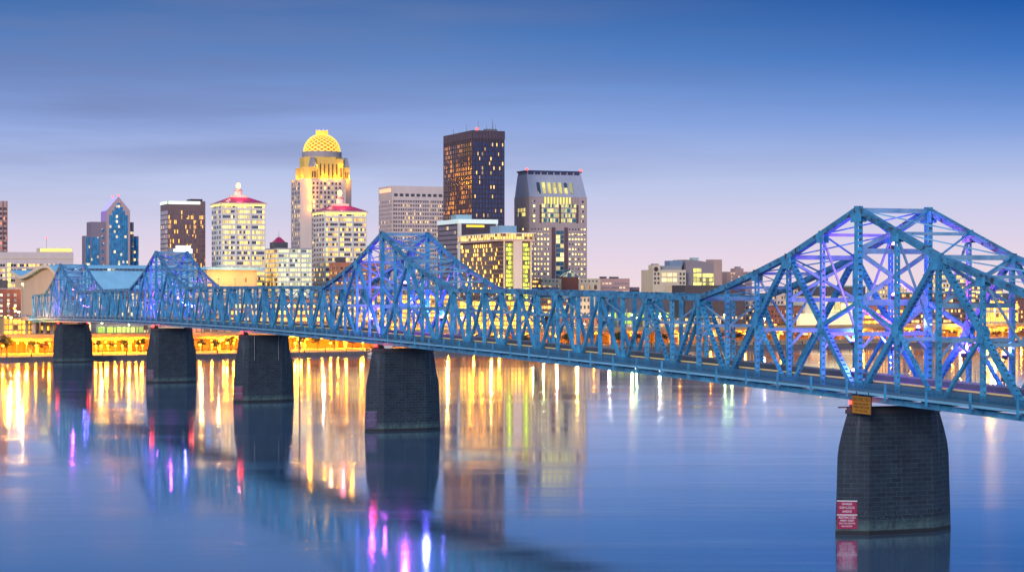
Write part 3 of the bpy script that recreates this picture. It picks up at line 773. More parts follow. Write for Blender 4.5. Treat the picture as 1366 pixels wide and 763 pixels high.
b.box('hall_door', W_BRICK, b.x(323), b.x(325), -4.1, -3.9, b.z(376), b.z(370))
b.box('hall_base', W_CREAM, wx0-.5, b.x(350), -8, 30, -.5, b.z(383))
for px, yy, zz, e, c in ((60, -9, 8, 26000, (1, .55, .2)), (300, -14, b.z(372), 9000, (1, .55, .18)), (328, -14, b.z(372), 7000, (1, .55, .18)), (280, -12, b.z(372), 5000, (1, .55, .18))):
    fx = thing('wall_washer_lamp', {60: 'warm floodlight pole washing the wave-shaped arena end wall', 300: 'warm floodlight in front of the orange arena hall, middle one', 328: 'warm floodlight in front of the orange arena hall, right one', 280: 'warm floodlight in front of the orange arena hall, left one'}[px], 'floodlight', b.o.matrix_basis @ Vector((0,0,0)))
    loc = Vector((b.X, b.d, GZ)) + Matrix.Rotation(ROTA, 3, 'Z') @ Vector((b.x(px) if px != 60 else -22, yy if px != 60 else 20, 0))
    fx.location = loc
    mb = MB(); mb.tube((0,0,0), (0,0,zz), .2, .14); mb.build('pole', M_POLE, fx); mb = MB(); mb.box(-.4,.4,-.3,.3,zz,zz+.4); mb.build('lamp_head', M_DARKSTEEL, fx)
    point(fx, (0,0,zz+1), c, e, .5)
b.done()

# 5 gabled glass tower
b = Bld('gabled_tower', 'blue glass office tower with stepped shoulders and a steep violet lit gable', 126, 142.5, 173.5, 281, 1600, D=26)
Wd = b.W; zm, zl, zp = b.z(296), b.z(314.5), b.z(262)
b.body(W_PINK)
b.box('mid_shoulder', wall('mauve_granite', (.26, .20, .25), .1), -12.0, b.x(179.8), 4, b.D-3, -.5, zm)
b.box('low_shoulder', MATS['mauve_granite'], -16.0, b.x(187.6), 8, b.D-5, -.5, zl)
b.box('low_glass_wing', G_BLUE, b.x(180.2), b.x(187.6)-.4, 7.85, 8.1, 2, zl-1.2)
b.box('low_glass_bay', G_BLUE, -11.6, -5.2, 3.8, 4.05, 2, zl-1); b.box('wing_glass', G_BLUE, -15.2, -12.1, 7.8, 8.05, 2, zl-1)
mb = MB(); mb.box(0, 2.2, 3.85, 4.05, 0, 2.4); me = mb.mesh('pier_window', G_BLUE)
for z in steps(8, zm-4, 5.6): link('pier_window', me, b.o, (-3.6, 0, z))
mb = MB(); mb.box(0, 2.6, 3.9, 4.05, 0, 2.6); me = mb.mesh('shoulder_window', G_BLUE)
for z in steps(6, zm-4, 6.1): link('shoulder_window', me, b.o, (b.x(175.3), 0, z))
mb = MB(); mb.prism_y([(0, b.H), (Wd, b.H), (Wd/2, zp)], 0, .6); mb.build('gable_wall', W_PINK, b.o)
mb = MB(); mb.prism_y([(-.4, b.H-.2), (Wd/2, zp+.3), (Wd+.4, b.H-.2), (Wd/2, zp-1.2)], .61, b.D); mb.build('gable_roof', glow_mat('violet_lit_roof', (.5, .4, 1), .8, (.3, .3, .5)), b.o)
mb = MB(); mb.prism_y([(.5, b.H), (Wd-.5, b.H), (Wd/2, zp-1.5)], b.D-.7, b.D-.1); mb.build('rear_gable_wall', W_PINK, b.o)
g0, g1 = Wd*.10, Wd*.90; gm = Wd/2
mb = MB(); mb.prism_y([(g0, 2), (g1, 2), (g1, b.H-3.5), (g1-2.4, b.H-3.5), (g1-2.4, b.H), (gm+3.2, b.H), (gm+3.2, b.H+3), (gm+1.6, b.H+3), (gm+1.6, b.H+6), (gm-1.6, b.H+6), (gm-1.6, b.H+3), (gm-3.2, b.H+3), (gm-3.2, b.H), (g0+2.4, b.H), (g0+2.4, b.H-3.5), (g0, b.H-3.5)], -.25, -.02); mb.build('front_glazing', G_BLUE, b.o)
b.bands('L', 2, b.D-2, [b.z(294.5)], 7.2, glow_mat('violet_loggia_glow', (.2, .12, 1), .8, (.05, .05, .2)), 'loggia'); b.fins('L', lin(2, b.D-2, 7), .5, b.z(294.5), b.z(283), W_PINK)
b.grid('L', [b.D*.35, b.D*.6], steps(6, b.z(298), 5.4), 3., 2.4, G_BLUE, out=.1)
for y in (.3, b.D-.5):
    mb = MB(); mb.ball((Wd/2, y, zp+1), .7); mb.build('beacon', M_BEACON, b.o)
b.done()

# 6 dark bronze tower with a lit roofline
b = Bld('bronze_office_tower', 'dark bronze glass tower with a bright greenish white strip of light along its roof', 209, 224, 274, 268, 1650, D=30)
b.body(wall('brown_bronze_frame', (.2, .12, .11), .1, .5)); b.bands('F', .3, b.W-.3, steps(3, b.H-7, 3.9), 3.0, glass('bronze_gold_glass', .26, 1.15, 4, (1, .5, .08), (1, .7, .2), 1.5, (.15, .08, .085), .16, rows=.5, frame=(.2, .12, .12), clump=.8))
b.bands('L', .3, b.D-.3, steps(3, b.H-7, 3.9), 3.0, glass('dawn_lit_bronze_glass', .04, 1.8, 4, (1, .6, .3), (1, .8, .4), 1, (.22, .15, .18), .12, frame=(.28, .2, .2)))  # left face repeats the glass with rosy dawn light in its colour
b.box('roof_light', L_WHITE, .4, b.x(267), -.4, -.03, b.H-2.6, b.H-.2); b.box('roof_light', L_WHITE, -.4, -.03, 2, b.D-.4, b.H-2.4, b.H-.2)
b.box('roof_plant', W_BRONZE, b.x(256), b.W-1, 6, 20, b.H, b.H+2); b.done()
# low lit sign box in front of the bronze tower
b = Bld('rooftop_pavilion', 'low pale block with a glowing white roof just behind the second bridge tower', 224, 231, 257, 331, 1420, D=16)
b.body(W_GREY); b.box('light_box', glow_mat('white_lightbox', (1, .95, .8), 1.8), .3, b.W-.3, -.2, -.02, b.H-3.6, b.H-.6); b.box('light_box', MATS['white_lightbox'], b.x(238), b.W-1, 2, 9, b.H, b.H+1.8)
b.bands('F', 1, b.W-1, steps(3, b.H-5, 3.6), 1.8, G_DIM); b.done()

# 7 and 9 the pair of white towers with crimson hipped roofs
def redroof(lab, xl, xc, xr, ye, d, lantern_y, nfl, tint):
    b = Bld('red_roofed_tower', lab, xl, xc, xr, ye, d, D=30, group='white towers with crimson roofs')
    b.body(W_WHITE)
    fh = (b.H - 4) / nfl; zs = [4 + fh*i for i in range(nfl)]
    for q in range(3): b.bands('F', b.W*(q/3)+.9, b.W*((q+1)/3)-.9, [z + fh*.28 for z in zs], fh*.52, G_WARM if tint else glass('white_tower_glass', .52, 1.5, 3.8, (1, .66, .12), (1, .86, .35), 1.6, (.07, .09, .16), .08, rows=.5))
    b.grid('L', [b.D*(q+.18)/4 for q in range(4)], [z + fh*.25 for z in zs], b.D/4*.66, fh*.55, glass('reflective_side_windows', .12, 3, 3, (1, .7, .3), (1, .85, .5), 1.0, (.17, .15, .19), 0))
    b.fins('F', [0.45, b.W/3, 2*b.W/3, b.W-.45], 1.0, 0, b.H, W_WHITE, .5); b.ledges('F', [z - .15 for z in zs], .5, W_WHITE, out=.35)
    b.box('cornice', W_CREAM, -1.2, b.W+1.2, -1.2, b.D+1.2, b.H, b.H+.9)
    b.box('cove_light', L_YEL, 0.5, b.W-.5, -.75, -.55, b.H-1.2, b.H-.2); b.box('cove_light', L_YEL, -.75, -.55, .5, b.D-.5, b.H-1.2, b.H-.2)
    za = b.H + .9; zt = za + 4.2
    mb = MB(); mb.frustum((-.6, b.W+.6, -.6, b.D+.6), za, (b.W/2-7, b.W/2+7, b.D/2-5, b.D/2+5), zt); mb.build('hipped_roof', W_ROOFR, b.o)
    cx, cy = b.W/2, b.D/2
    b.box('lantern_base', W_CREAM, cx-6, cx+6, cy-4, cy+4, zt, zt+1.6)
    zl = b.z(lantern_y); h = zl - zt - 1.6
    mb = MB(); mb.cyl(cx, cy, zt+1.6, zt+1.6+h*.32, 2.9, 2.6, 12); mb.cyl(cx, cy, zt+1.6+h*.36, zt+1.6+h*.5, 2.1, 1.9, 12); drum = mb.build('lantern_drum', W_CREAM, b.o)
    mb = MB(); mb.cyl(cx, cy, zt+1.6+h*.32, zt+1.6+h*.36, 3.2, 3.2, 12); mb.build('lantern_gallery', W_ROOFR, b.o)
    mb = MB(); mb.ball((cx, cy, zt+1.6+h*.68), 1.7, 12, 8, 1.25); mb.build('lantern_light', L_LAN, drum)
    mb = MB(); mb.cyl(cx, cy, zt+1.6+h*.86, zl, .5, .06, 8); mb.build('finial', W_CREAM, b.o)
    point(b.o, (cx, cy-9, zt+4), (1, .25, .35), 3000, .6); point(b.o, (cx-8, cy-4, zt+5), (1, .5, .3), 2500, .6)
    b.done(); return b
redroof('white tower with a crimson hipped roof and glowing lantern, beside the bronze tower', 274, 295, 354, 272, 1450, 240, 25, 0)

# 10 small office with a cupola and a spire
b = Bld('cupola_office', 'white low office block with a crimson cupola and thin spire', 355, 370.5, 416, 332, 1420, D=34)
b.body(wall('pale_green_cladding', (.6, .66, .6), .06)); fh = (b.H-4)/18; zs = [4+fh*i for i in range(18)]
for q in range(3): b.bands('F', b.W*q/3+.5, b.W*(q+1)/3-.5, [z+fh*.3 for z in zs], fh*.5, G_COOL)
b.bands('L', .5, b.D-.5, [z+fh*.2 for z in zs], fh*.65, glass('amber_side_glass', .75, 4, 4, (1, .5, .08), (1, .7, .2), 1.0, (.1, .05, .02), .1))
b.fins('F', lin(.3, b.W-.3, 4), .6, 0, b.H, W_WHITE); b.box('parapet', W_GREY, -.3, b.W+.3, -.3, b.D+.3, b.H, b.H+.6)
c0, c1 = b.x(368.5), b.x(388); cm = (c0+c1)/2
b.box('cupola_base', W_ROOF, c0, c1, 8, 18, b.H+.6, b.H+4.8)
mb = MB(); mb.frustum((c0+1.2, c1-1.2, 9, 17), b.H+4.8, (cm-1, cm+1, 12, 14), b.H+8.4); mb.build('cupola_roof', W_ROOFR, b.o)
mb = MB(); mb.cyl(cm, 13, b.H+8.4, b.z(316), .9, .5, 8); mb.cyl(cm, 13, b.z(316), b.z(307), .3, .05, 8); mb.build('spire', W_GREY, b.o); b.done()

# 8 the tall domed tower
b = Bld('domed_tower', 'tall stone tower with an amber lit stepped crown under a latticed golden dome', 390, 404, 472, 238, 1808, D=46)
ST = wall('domed_tower_stone', (.62, .49, .43), .08)
Wd, Dp = b.W, b.D; ch = 7.5
def octo(e, c): return [(-e+c, -e), (Wd+e-c, -e), (Wd+e, -e+c), (Wd+e, Dp+e-c), (Wd+e-c, Dp+e), (-e+c, Dp+e), (-e, Dp+e-c), (-e, -e+c)]
mb = MB(); mb.prism(octo(0, ch), -.5, b.H); mb.build('shaft', ST, b.o)
G_DOM = glass('domed_tower_windows', .22, 2.2, 4, (1, .65, .2), (1, .85, .45), 1.6, (.07, .06, .075), 0)
zs = steps(6, b.H-4, 4.1)
b.grid('F', [ch+1.5+3.5*i for i in range(int((Wd-2*ch-2)/3.5))], zs[-12:], 1.9, 2.3, G_DOM)
b.grid('F', [ch+1.5+3.5*i for i in range(int((Wd-2*ch-2)/3.5))], zs[:-12], 1.9, 2.3, G_DOM)
b.bands('L', ch+1, Dp-ch-1, zs, 2.5, G_DIM); b.fins('L', lin(ch+.6, Dp-ch-.6, 4), .8, 0, b.H, ST)
b.fins('F', [ch+.6, Wd*.31, Wd*.69, Wd-ch-.6], .9, 0, b.H, ST, .5)
# two setbacks of the crown
z1, z2 = b.z(222), b.z(208)
mb = MB(); mb.prism(octo(-3.2, 6.5), b.H, z1); mb.build('lower_crown', wall('crown_limestone', (.78, .50, .12), .06), b.o)
mb = MB(); mb.prism(octo(-5.6, 9.5), z1, z2); mb.build('upper_crown', MATS['crown_limestone'], b.o)
b.box('crown_bay', MATS['crown_limestone'], Wd*.30, Wd*.80, 1.0, 5.6, b.H, b.z(211))
mb = MB()
for q in range(6): u = Wd*(.35+.4*q/5); mb.box(u-.55, u+.55, .85, 1.02, b.H+1.2, b.z(218))
mb.build('crown_slit_window', wall('crown_slit_dark', (.12, .07, .03), .1), b.o)  # slits as plain dark brown panels
for u0, u1 in ((Wd*.16, Wd*.29), (Wd*.82, Wd*.93)):
    mb = MB(); mb.frustum((u0, u1, 2.2, 9), z1, (u0+1.6, u1-1.6, 4, 8), b.z(209)); mb.build('turret_roof', W_GREY, b.o)
    b.box('turret', MATS['crown_limestone'], u0, u1, 2.2, 9, b.H, z1)
    mb = MB()
    for q in (.22, .58): mb.box(u0+(u1-u0)*q, u0+(u1-u0)*(q+.2), 2.05, 2.22, b.H+1.2, b.H+6.5)
    mb.build('turret_window', MATS['crown_slit_dark'], b.o)
cx, cy = Wd/2 + .5, Dp/2; rd = 16.6
mb = MB(); mb.cyl(cx, cy, z2, b.z(200.5), rd+1.4, rd+1.4, 40); mb.build('drum', wall('drum_stone', (.36, .3, .31), .06), b.o)
zd = b.z(200.5); hd = b.z(175.5) - zd
mb = MB(); mb.ball((0, 0, 0), rd-.9, 32, 16, hd/rd); dm = mb.build('dome', glow_mat('dome_inner_glow', (.75, .28, .0), .55, (.3, .14, .02)), b.o, (cx, cy, zd)); smooth(dm)
mb = MB(); nr = 17
for k in range(nr):
    for sgn in (1, -1):
        pr = None
        for i in range(15):
            tt = i/14*math.pi/2*.93; a = 2*math.pi*k/nr + sgn*i*.175
            p = (rd*math.cos(tt)*math.cos(a), rd*math.cos(tt)*math.sin(a), hd*math.sin(tt))
            if pr: mb.tube(pr, p, max(.22, .62 - .03*i), max(.2, .62 - .03*i), 4)
            pr = p
mb.build('dome_lattice', glow_mat('dome_lattice_glow', (1, .66, .07), .95, (.7, .5, .15)), b.o, (cx, cy, zd))
mb = MB(); mb.cyl(cx, cy, b.z(176.5), b.z(171.5), 5.6, 5.6, 18); mb.build('dome_lantern', glow_mat('dome_lantern_glow', (1, .62, .06), 1.1), b.o)
mb = MB()
for q in range(8): mb.ball((cx + 5*math.cos(q*.785), cy + 5*math.sin(q*.785), b.z(170.8)), .38, 6, 4)
mb.build('lantern_lights', glow_mat('rosy_bulb_glow', (1, .4, .3), 2.5), b.o)
for x, y, z, e in ((Wd*.08, .3, b.H+1.5, 4200), (Wd*.42, -1.2, b.H+1.2, 7000), (Wd*.68, -1.2, b.H+1.2, 7000), (Wd*.95, .3, b.H+1.5, 4200), (-.5, Dp*.3, b.H+1.5, 6000), (-.5, Dp*.7, b.H+1.5, 5000),
                   (Wd*.12, -2.5, b.z(247), 6500), (Wd*.13, -2.5, b.z(262), 5500), (Wd*.1, -2.5, b.z(278), 3500), (Wd*.97, -1.5, b.z(243), 3500), (Wd*.3, 1.5, z1+1, 2600), (Wd*.75, 0, z1+1, 2600)):
    point(b.o, (x, y, z), (1, .40, .004), e*.8, .5)
b.done()
redroof('white tower with a crimson hipped roof, yellow lit cornice, before the domed tower', 408, 433, 489, 283, 1480, 249, 24, 1)

# brick apartment block behind the middle tower
b = Bld('brick_apartments', 'orange brick apartment block with a dark rooftop box behind the middle bridge tower', 443, 452, 515, 350, 1400, D=24)
b.body(W_ORANGEB); b.box('rooftop_box', W_ROOF, 1, b.x(463), 3, 12, b.H, b.H+3.6); b.grid('F', steps(1.2, b.W-2.4, 3.3), steps(3, b.H-2, 3.3), 1.6, 1.7, G_ROOM); b.grid('L', steps(2, b.D-3, 4), steps(3, b.H-2, 3.3), 1.6, 1.7, G_ROOM); b.done()
# 11 hatched beige tower
b = Bld('hatched_tower', 'broad beige tower with fine window ribbing and a pink lit top edge', 507, 523, 593, 248, 1850, D=40)
b.body(W_BEIGE); zs = steps(6, b.z(270), 3.75)
b.bands('F', 1, b.W-.6, zs, 2.0, glass('ribbon_glass', .12, 1.8, 3.7, (1, .7, .25), (1, .85, .5), 1.4, (.12, .09, .12), .16, rows=.25, frame=(.42, .32, .3), clump=.7)); b.bands('L', .6, b.D-.6, zs, 1.9, glass('dawn_lit_ribbon_glass', .05, 2.4, 3.7, (1, .7, .4), (1, .8, .5), .9, (.32, .22, .22), .12, frame=(.5, .37, .33)))  # left-face ribbons are a copy with pink dawn light in the colour
b.grid('F', steps(2, b.W-4, 5.4), [b.z(262)], 3.4, 2.6, W_ROOF, 'louvre'); b.fins('F', lin(.6, b.W-.6, 22), .5, 4, b.z(268), W_BEIGE, .4)
b.box('edge_light', glow_mat('peach_edge_glow', (1, .55, .3), 1.1), -.4, -.03, 3, b.D-3, b.z(256), b.z(251)); b.done()

# 12 the tallest dark tower
b = Bld('dark_flat_tower', 'tallest dark brown flat-topped tower with scattered lit windows and roof antennas', 592, 630, 673, 174, 1690, maxd=80)
b.body(wall('dark_tower_frame', (.06, .04, .055), .15, .5))
zs = steps(5, b.z(190), 3.95)
b.bands('F', .4, b.W-.4, zs, 2.7, glass('shaded_tower_glass', .05, 1.3, 4, (1, .65, .2), (1, .85, .4), 1.6, (.03, .045, .13), .12, rows=.12, frame=(.035, .035, .08)))  # river-face copy of the glass, coloured as the bluer shaded side
b.bands('L', .4, b.D-.4, zs, 2.7, glass('dawn_lit_tower_glass', .24, 1.3, 4, (1, .32, .04), (1, .55, .1), 1.15, (.10, .05, .05), .12, rows=.15, frame=(.11, .06, .06), clump=.95))  # left-face copy, orange dawn reflection put into the glass colour
b.fins('F', lin(.3, b.W-.3, 11), .35, 0, b.H, MATS['dark_tower_frame']); b.fins('L', lin(.3, b.D-.3, 14), .35, 0, b.H, wall('dawn_lit_tower_frame', (.13, .075, .075), .15, .5))  # left-face fins coloured warmer, as lit by the dawn
b.box('crown_louvre', wall('umber_louvre', (.09, .055, .075), .1, .5), -.3, b.W+.3, -.3, b.D+.3, b.z(185), b.H)
mb = MB()
for x, y, h in ((6, 30, 7), (9, 10, 9), (b.W*.55, 8, 6), (b.W*.7, 6, 8), (b.W*.74, 8, 11), (b.W*.82, 8, 6), (3, 55, 5)): mb.tube((x, y, b.H), (x, y, b.H+h), .22, .1, 5)
mb.box(b.W*.5, b.W*.85, 6, 12, b.H, b.H+2); mb.build('antenna', M_POLE, b.o)
mb = MB(); mb.ball((6, 5, b.H+1.6), 1.3); mb.build('beacon', M_BEACON, b.o); b.done()
# 13 dark block with white trim
b = Bld('white_trimmed_block', 'dark glass block framed by a white roof band and a white corner pier', 587, 612, 663, 293, 1560, D=48)
b.body(wall('dark_plum_frame', (.07, .05, .07), .1, .5)); zs = steps(4, b.H-5, 3.7)
b.bands('F', 2.2, b.W-.4, zs[:-3], 2.7, G_DIM); b.bands('L', .5, b.D-2, zs, 2.6, glass('plum_glass', .06, 2.6, 3.8, (1, .75, .3), (1, .85, .5), 1.2, (.075, .05, .085), .08, frame=(.16, .1, .14)))
b.box('lit_top_floor', glow_mat('amber_floor_glow', (1, .6, .05), 1.3), b.x(622), b.x(646), -.15, .02, b.z(303), b.z(300))
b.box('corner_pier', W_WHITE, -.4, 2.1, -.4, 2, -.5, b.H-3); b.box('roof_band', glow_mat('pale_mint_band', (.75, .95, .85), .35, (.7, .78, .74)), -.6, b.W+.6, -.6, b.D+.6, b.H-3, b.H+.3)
b.box('roof_plant', wall('pale_teal_plant', (.3, .45, .5), .1), b.x(613), b.x(634), 8, 20, b.H+.3, b.z(286)); b.box('white_end_pier', W_WHITE, b.W-.9, b.W+.3, -.45, 1, b.H-16, b.H-3); b.done()
# 14 riverside hotel with green lit stair strips
b = Bld('riverside_hotel', 'brown hotel slab with lime green lit vertical strips either side of a white shaft', 614, 671.5, 709, 316, 1400, maxd=110)
b.body(wall('hotel_brown_frame', (.16, .1, .09), .15)); fh = 3.05; zs = steps(4, b.H-4, fh)
b.bands('L', .8, b.D-1.5, zs, 2.2, G_HOTEL); b.ledges('L', [z-.5 for z in zs], .42, wall('tan_floor_edge', (.5, .3, .14), .1))
b.bands('F', b.x(674.5), b.x(683.5), zs, 2.3, glass('hotel_end_glass', .75, 2, 3, (.9, .9, .1), (.7, 1, .2), 1, (.1, .07, .04), .1)); b.bands('F', b.x(697), b.x(706), zs, 2.3, MATS['hotel_end_glass'])
b.box('white_shaft', wall('pale_shaft_stucco', (.68, .54, .47), .06), b.x(684.5), b.x(695.5), -1.6, .02, -.5, b.H-2.5)
b.fins('F', [.5, b.W-.5], 1.1, 0, b.H-2, W_CREAM, .6)
mb = MB(); mb.cyl(0, 0, 0, 1.7, .62, .62, 8); me = mb.mesh('facade_lamp', L_GREEN)
for px in (679, 701.5):
    for z in steps(4, b.H-4, fh): b.place('facade_lamp', me, 'F', b.x(px), z, .8)
b.box('roof_restaurant', glass('roof_restaurant_glass', .8, 2, 3, (1, .6, .15), (1, .8, .35), 1.5, (.15, .08, .05), .14, frame=(.3, .18, .1)), -1.2, b.W+1, -1.2, b.D+1, b.H-1.6, b.H+2.2)
b.box('restaurant_eave', wall('peach_eave', (.62, .44, .34), .06), -2, b.W+1.6, -2, b.D+1.6, b.H-2.9, b.H-1.6); b.box('roof_edge', W_WHITE, -1.8, b.W+1.4, -1.8, b.D+1.4, b.H+2.2, b.H+2.9)
b.box('roof_plant', wall('pale_blue_plant', (.25, .4, .5), .1), b.W*.0, b.W*.62, 8, 26, b.H+2.9, b.H+8); b.done()

# 15 pink granite tower with sloped crown
W_PINK2 = wall('rose_granite', (.47, .345, .32), .08)
b = Bld('granite_tower', 'pink granite tower with a sloped grey crown, tall lit slots and a dark blue slit', 686, 706, 783, 262, 1766, maxd=46)
b.body(W_PINK2)
zt = b.z(232)
mb = MB(); mb.frustum((0.3, b.W-.3, .3, b.D-.3), b.H, (1.2, b.W-1.8, 9, b.D-5), zt); mb.build('sloped_crown', wall('grey_sloped_granite', (.38, .38, .46), .08), b.o)
b.box('crown_gallery', wall('navy_gallery', (.04, .06, .14), .1, .4), 1.5, b.W-2.1, 9.3, b.D-5.3, zt, b.z(228.5)); b.box('crown_roof', wall('navy_roof', (.05, .07, .16), .1), 0.6, b.W-1.2, 8.4, b.D-4.5, b.z(228.5), b.z(226.5))
mb = MB()
for q in range(9): x = 2.2 + q*(b.W-5)/8; mb.box(x-.5, x+.5, 8.9, 9.35, zt, b.z(228.5))
mb.build('gallery_column', W_PINK2, b.o)
for px in (697, 776):
    mb = MB(); mb.ball((1.5 if px == 697 else b.W-2, 9, b.z(225.5)), 1.2); mb.build('beacon', M_BEACON, b.o)
mb = MB(); mb.prism_x([(-.6, 0), (.9, 0), (4.2, 9.6), (2.7, 9.6)], 0, 2.2); me = mb.mesh('crown_slot', glass('crown_slot_glass', .8, 9, 5, (1, .85, .2), (.9, .9, .4), .7, (.04, .08, .1), 0))
for q in range(7): link('crown_slot', me, b.o, (b.x(718.5) + q*(b.x(765)-b.x(718.5))/6.4, 1.2, b.H+3))
b.box('loggia_glow', glow_mat('loggia_yellow', (.95, .85, .2), .9), b.x(725), b.x(762), -.08, .02, b.z(271.5), b.z(262.5)); b.fins('F', lin(b.x(725), b.x(770), 12), .9, b.z(272.5), b.z(262), W_PINK2, .8, 'loggia_column')
b.bands('F', b.x(722.5), b.x(768.5), [b.z(296) + 4.3*i for i in range(4)], 3.1, glass('atrium_glass', .75, 1.6, 4, (1, .8, .2), (1, .9, .45), .8, (.02, .16, .2), .03), 'atrium_window'); b.fins('F', [b.x(721), b.x(747), b.x(770)], 1.8, b.z(297), b.z(273), wall('dark_granite', (.15, .08, .09), .1), .5, 'atrium_column')
b.bands('F', b.x(741.5), b.x(752), steps(b.z(372), b.z(308), 3.9), 3.2, glass('teal_slit_glass', .35, 4, 4, (1, .85, .3), (1, .9, .5), 1.4, (.01, .11, .17), .03), 'slit_window')
b.fins('F', [b.x(738), b.x(754.8)], 3.0, 0, b.z(303), MATS['dark_granite'], .9, 'granite_pylon')
zs = steps(b.z(373), b.z(300), 4.35)
b.grid('F', [b.x(p) for p in (709, 713, 717.3, 721.6, 726, 730.3)] + [b.x(p) for p in (759, 763, 767, 771, 775, 779)], zs, 1.2, 1.4, glass('punched_windows', .48, 3, 3, (1, .8, .3), (1, .92, .5), 2.6, (.04, .05, .09), 0, rows=.35))
b.grid('F', [b.x(711), b.x(776)], [b.z(296)+4.3*i for i in range(5)], 1.9, 1.9, MATS['punched_windows'], 'side_window')
b.grid('L', [b.D*q for q in (.18, .38, .58, .78)], zs, 1.8, 1.7, MATS['punched_windows']); b.bands('L', b.D*.25, b.D*.75, [b.z(288), b.z(282)], 3.2, MATS['atrium_glass'], 'side_atrium')
b.done()

# 16 low post-modern row, pink office and neighbours at the foot of the granite tower
b = Bld('gabled_arcade', 'low cream arcade building with a brick centre and a teal glass pediment', 705, 712, 801, 371.5, 1520, D=22)
b.body(W_CREAM); x0, x1 = b.x(749), b.x(771)
b.box('brick_centre', W_BRICK, x0, x1, -.8, 10, -.5, b.H+1)
mb = MB(); mb.prism_y([(b.x(751), b.H+1), (b.x(773), b.H+1), (b.x(761.5), b.z(359.5))], -.4, 12); mb.build('pediment', glass('teal_pediment_glass', .02, 3, 3, (1, .9, .6), (1, 1, .8), 1, (.02, .16, .2), .06), b.o)
mb = MB(); xa, xb, xm, zt_ = b.x(751), b.x(773), b.x(761.5), b.z(359.5); mb.beam((xa, -.6, b.H+1), (xm, -.6, zt_), .5, .4); mb.beam((xb, -.6, b.H+1), (xm, -.6, zt_), .5, .4); mb.build('pediment_frame', W_WHITE, b.o)
b.grid('F', [b.x(p) for p in (722, 727, 732, 737, 742, 775, 780, 785, 790, 795)], [b.z(376)], 1.2, 1.2, W_ROOF, 'round_window'); b.grid('F', [b.x(p) for p in (724, 732, 741, 775, 783, 792)], [b.z(386)], 2.6, 3.2, glass('arcade_windows', .5, 2, 3, (1, .6, .3), (1, .8, .5), .8, (.15, .08, .07), 0)); b.grid('F', [b.x(755), b.x(762)], [b.z(385)], 1.4, 4.4, G_ROOM, 'tall_window'); b.done()
b = Bld('tan_office', 'small tan office wing left of the cream arcade building', 706, 709, 722, 372, 1500, D=14)
b.body(W_ORANGEB); b.bands('F', .6, b.W-.6, steps(3, b.H-2, 3.4), 1.5, G_WARM); b.done()
b = Bld('navy_roofed_shed', 'flat dark blue roofed shed just above the bridge chord right of the hotel', 708, 711, 746, 383, 1440, D=16)
b.body(wall('navy_shed_paint', (.05, .07, .14), .2)); b.bands('F', 1, b.W-1, [b.H-9, b.H-5], 1.6, G_WARM); b.done()
b = Bld('pink_office', 'long pink low office with thin white window ribbons right of the arcade', 798, 801, 840, 371.5, 1600, D=20)
b.body(wall('pink_render', (.6, .33, .28), .08)); b.bands('F', .8, b.W-.8, steps(3, b.H-1.5, 3.3), 1.4, glass('pale_ribbon', .4, 3, 3, (1, .75, .6), (1, .85, .7), .7, (.42, .3, .28), .1)); b.box('roof_hut', W_ROOF, b.x(805), b.x(812), 4, 8, b.H, b.H+1.5); b.box('roof_hut', W_ROOF, b.x(818), b.x(828), 4, 8, b.H, b.H+1.4); b.done()
b = Bld('violet_block', 'tiny mauve block alone on the low horizon right of the pink office', 841, 842, 853, 383, 1650, D=12)
b.body(wall('mauve_render', (.35, .22, .26), .1)); b.bands('F', .8, b.W-.8, [b.H-4], 1.5, G_DIM); b.done()
# right-hand cluster
b = Bld('cream_medical_block', 'cream block with a round corner window and a setback centre on the right skyline', 868, 871, 915, 360, 1620, D=22)
b.body(W_CREAM); b.box('side_tower', W_CREAM, -.2, b.x(881), -.2, 8, b.H, b.z(353.5)); b.box('side_tower_cap', W_GREY, 1, b.x(879), .6, 6, b.z(353.5), b.z(351.8)); b.box('upper_block', W_GREY, b.x(884), b.x(913), 5, 20, b.H, b.z(354.5)); b.box('plant_room', wall('slate_blue_plant', (.2, .27, .36), .1), b.x(898), b.x(915), 6, 16, b.z(354.5), b.z(347.5))
b.grid('F', [b.x(872.5), b.x(877), b.x(906.5), b.x(911)], [b.z(y) for y in (367, 373, 379)], 1.7, 1.9, W_ROOF, 'dark_window'); b.bands('F', b.x(882), b.x(903), [b.z(y) for y in (369, 376)], 3.0, glass('soft_cream_glass', .8, 5, 4, (1, .85, .5), (1, .92, .7), .8, (.4, .33, .25), .04)); mb = MB(); mb.cyl(0, 0, -.1, .1, 1.9, 1.9, 16); w_ = mb.build('round_window', W_BRONZE, b.o, (b.x(875), -.25, b.z(359))); w_.rotation_euler = (R(90), 0, 0); b.done()
b = Bld('curved_top_office', 'grey brown office with a curved roof and glowing yellow glass storeys', 912, 915, 963, 354, 1640, D=24)
mb = MB(); pr = [(0, -.5), (b.W*.9, -.5), (b.W*.9, b.z(353))] + [(b.W*.9*(1-i/10), b.z(353)+(b.z(346.5)-b.z(353))*math.sin(math.pi/2*i/10)) for i in range(1, 10)] + [(0, b.z(346.5))]
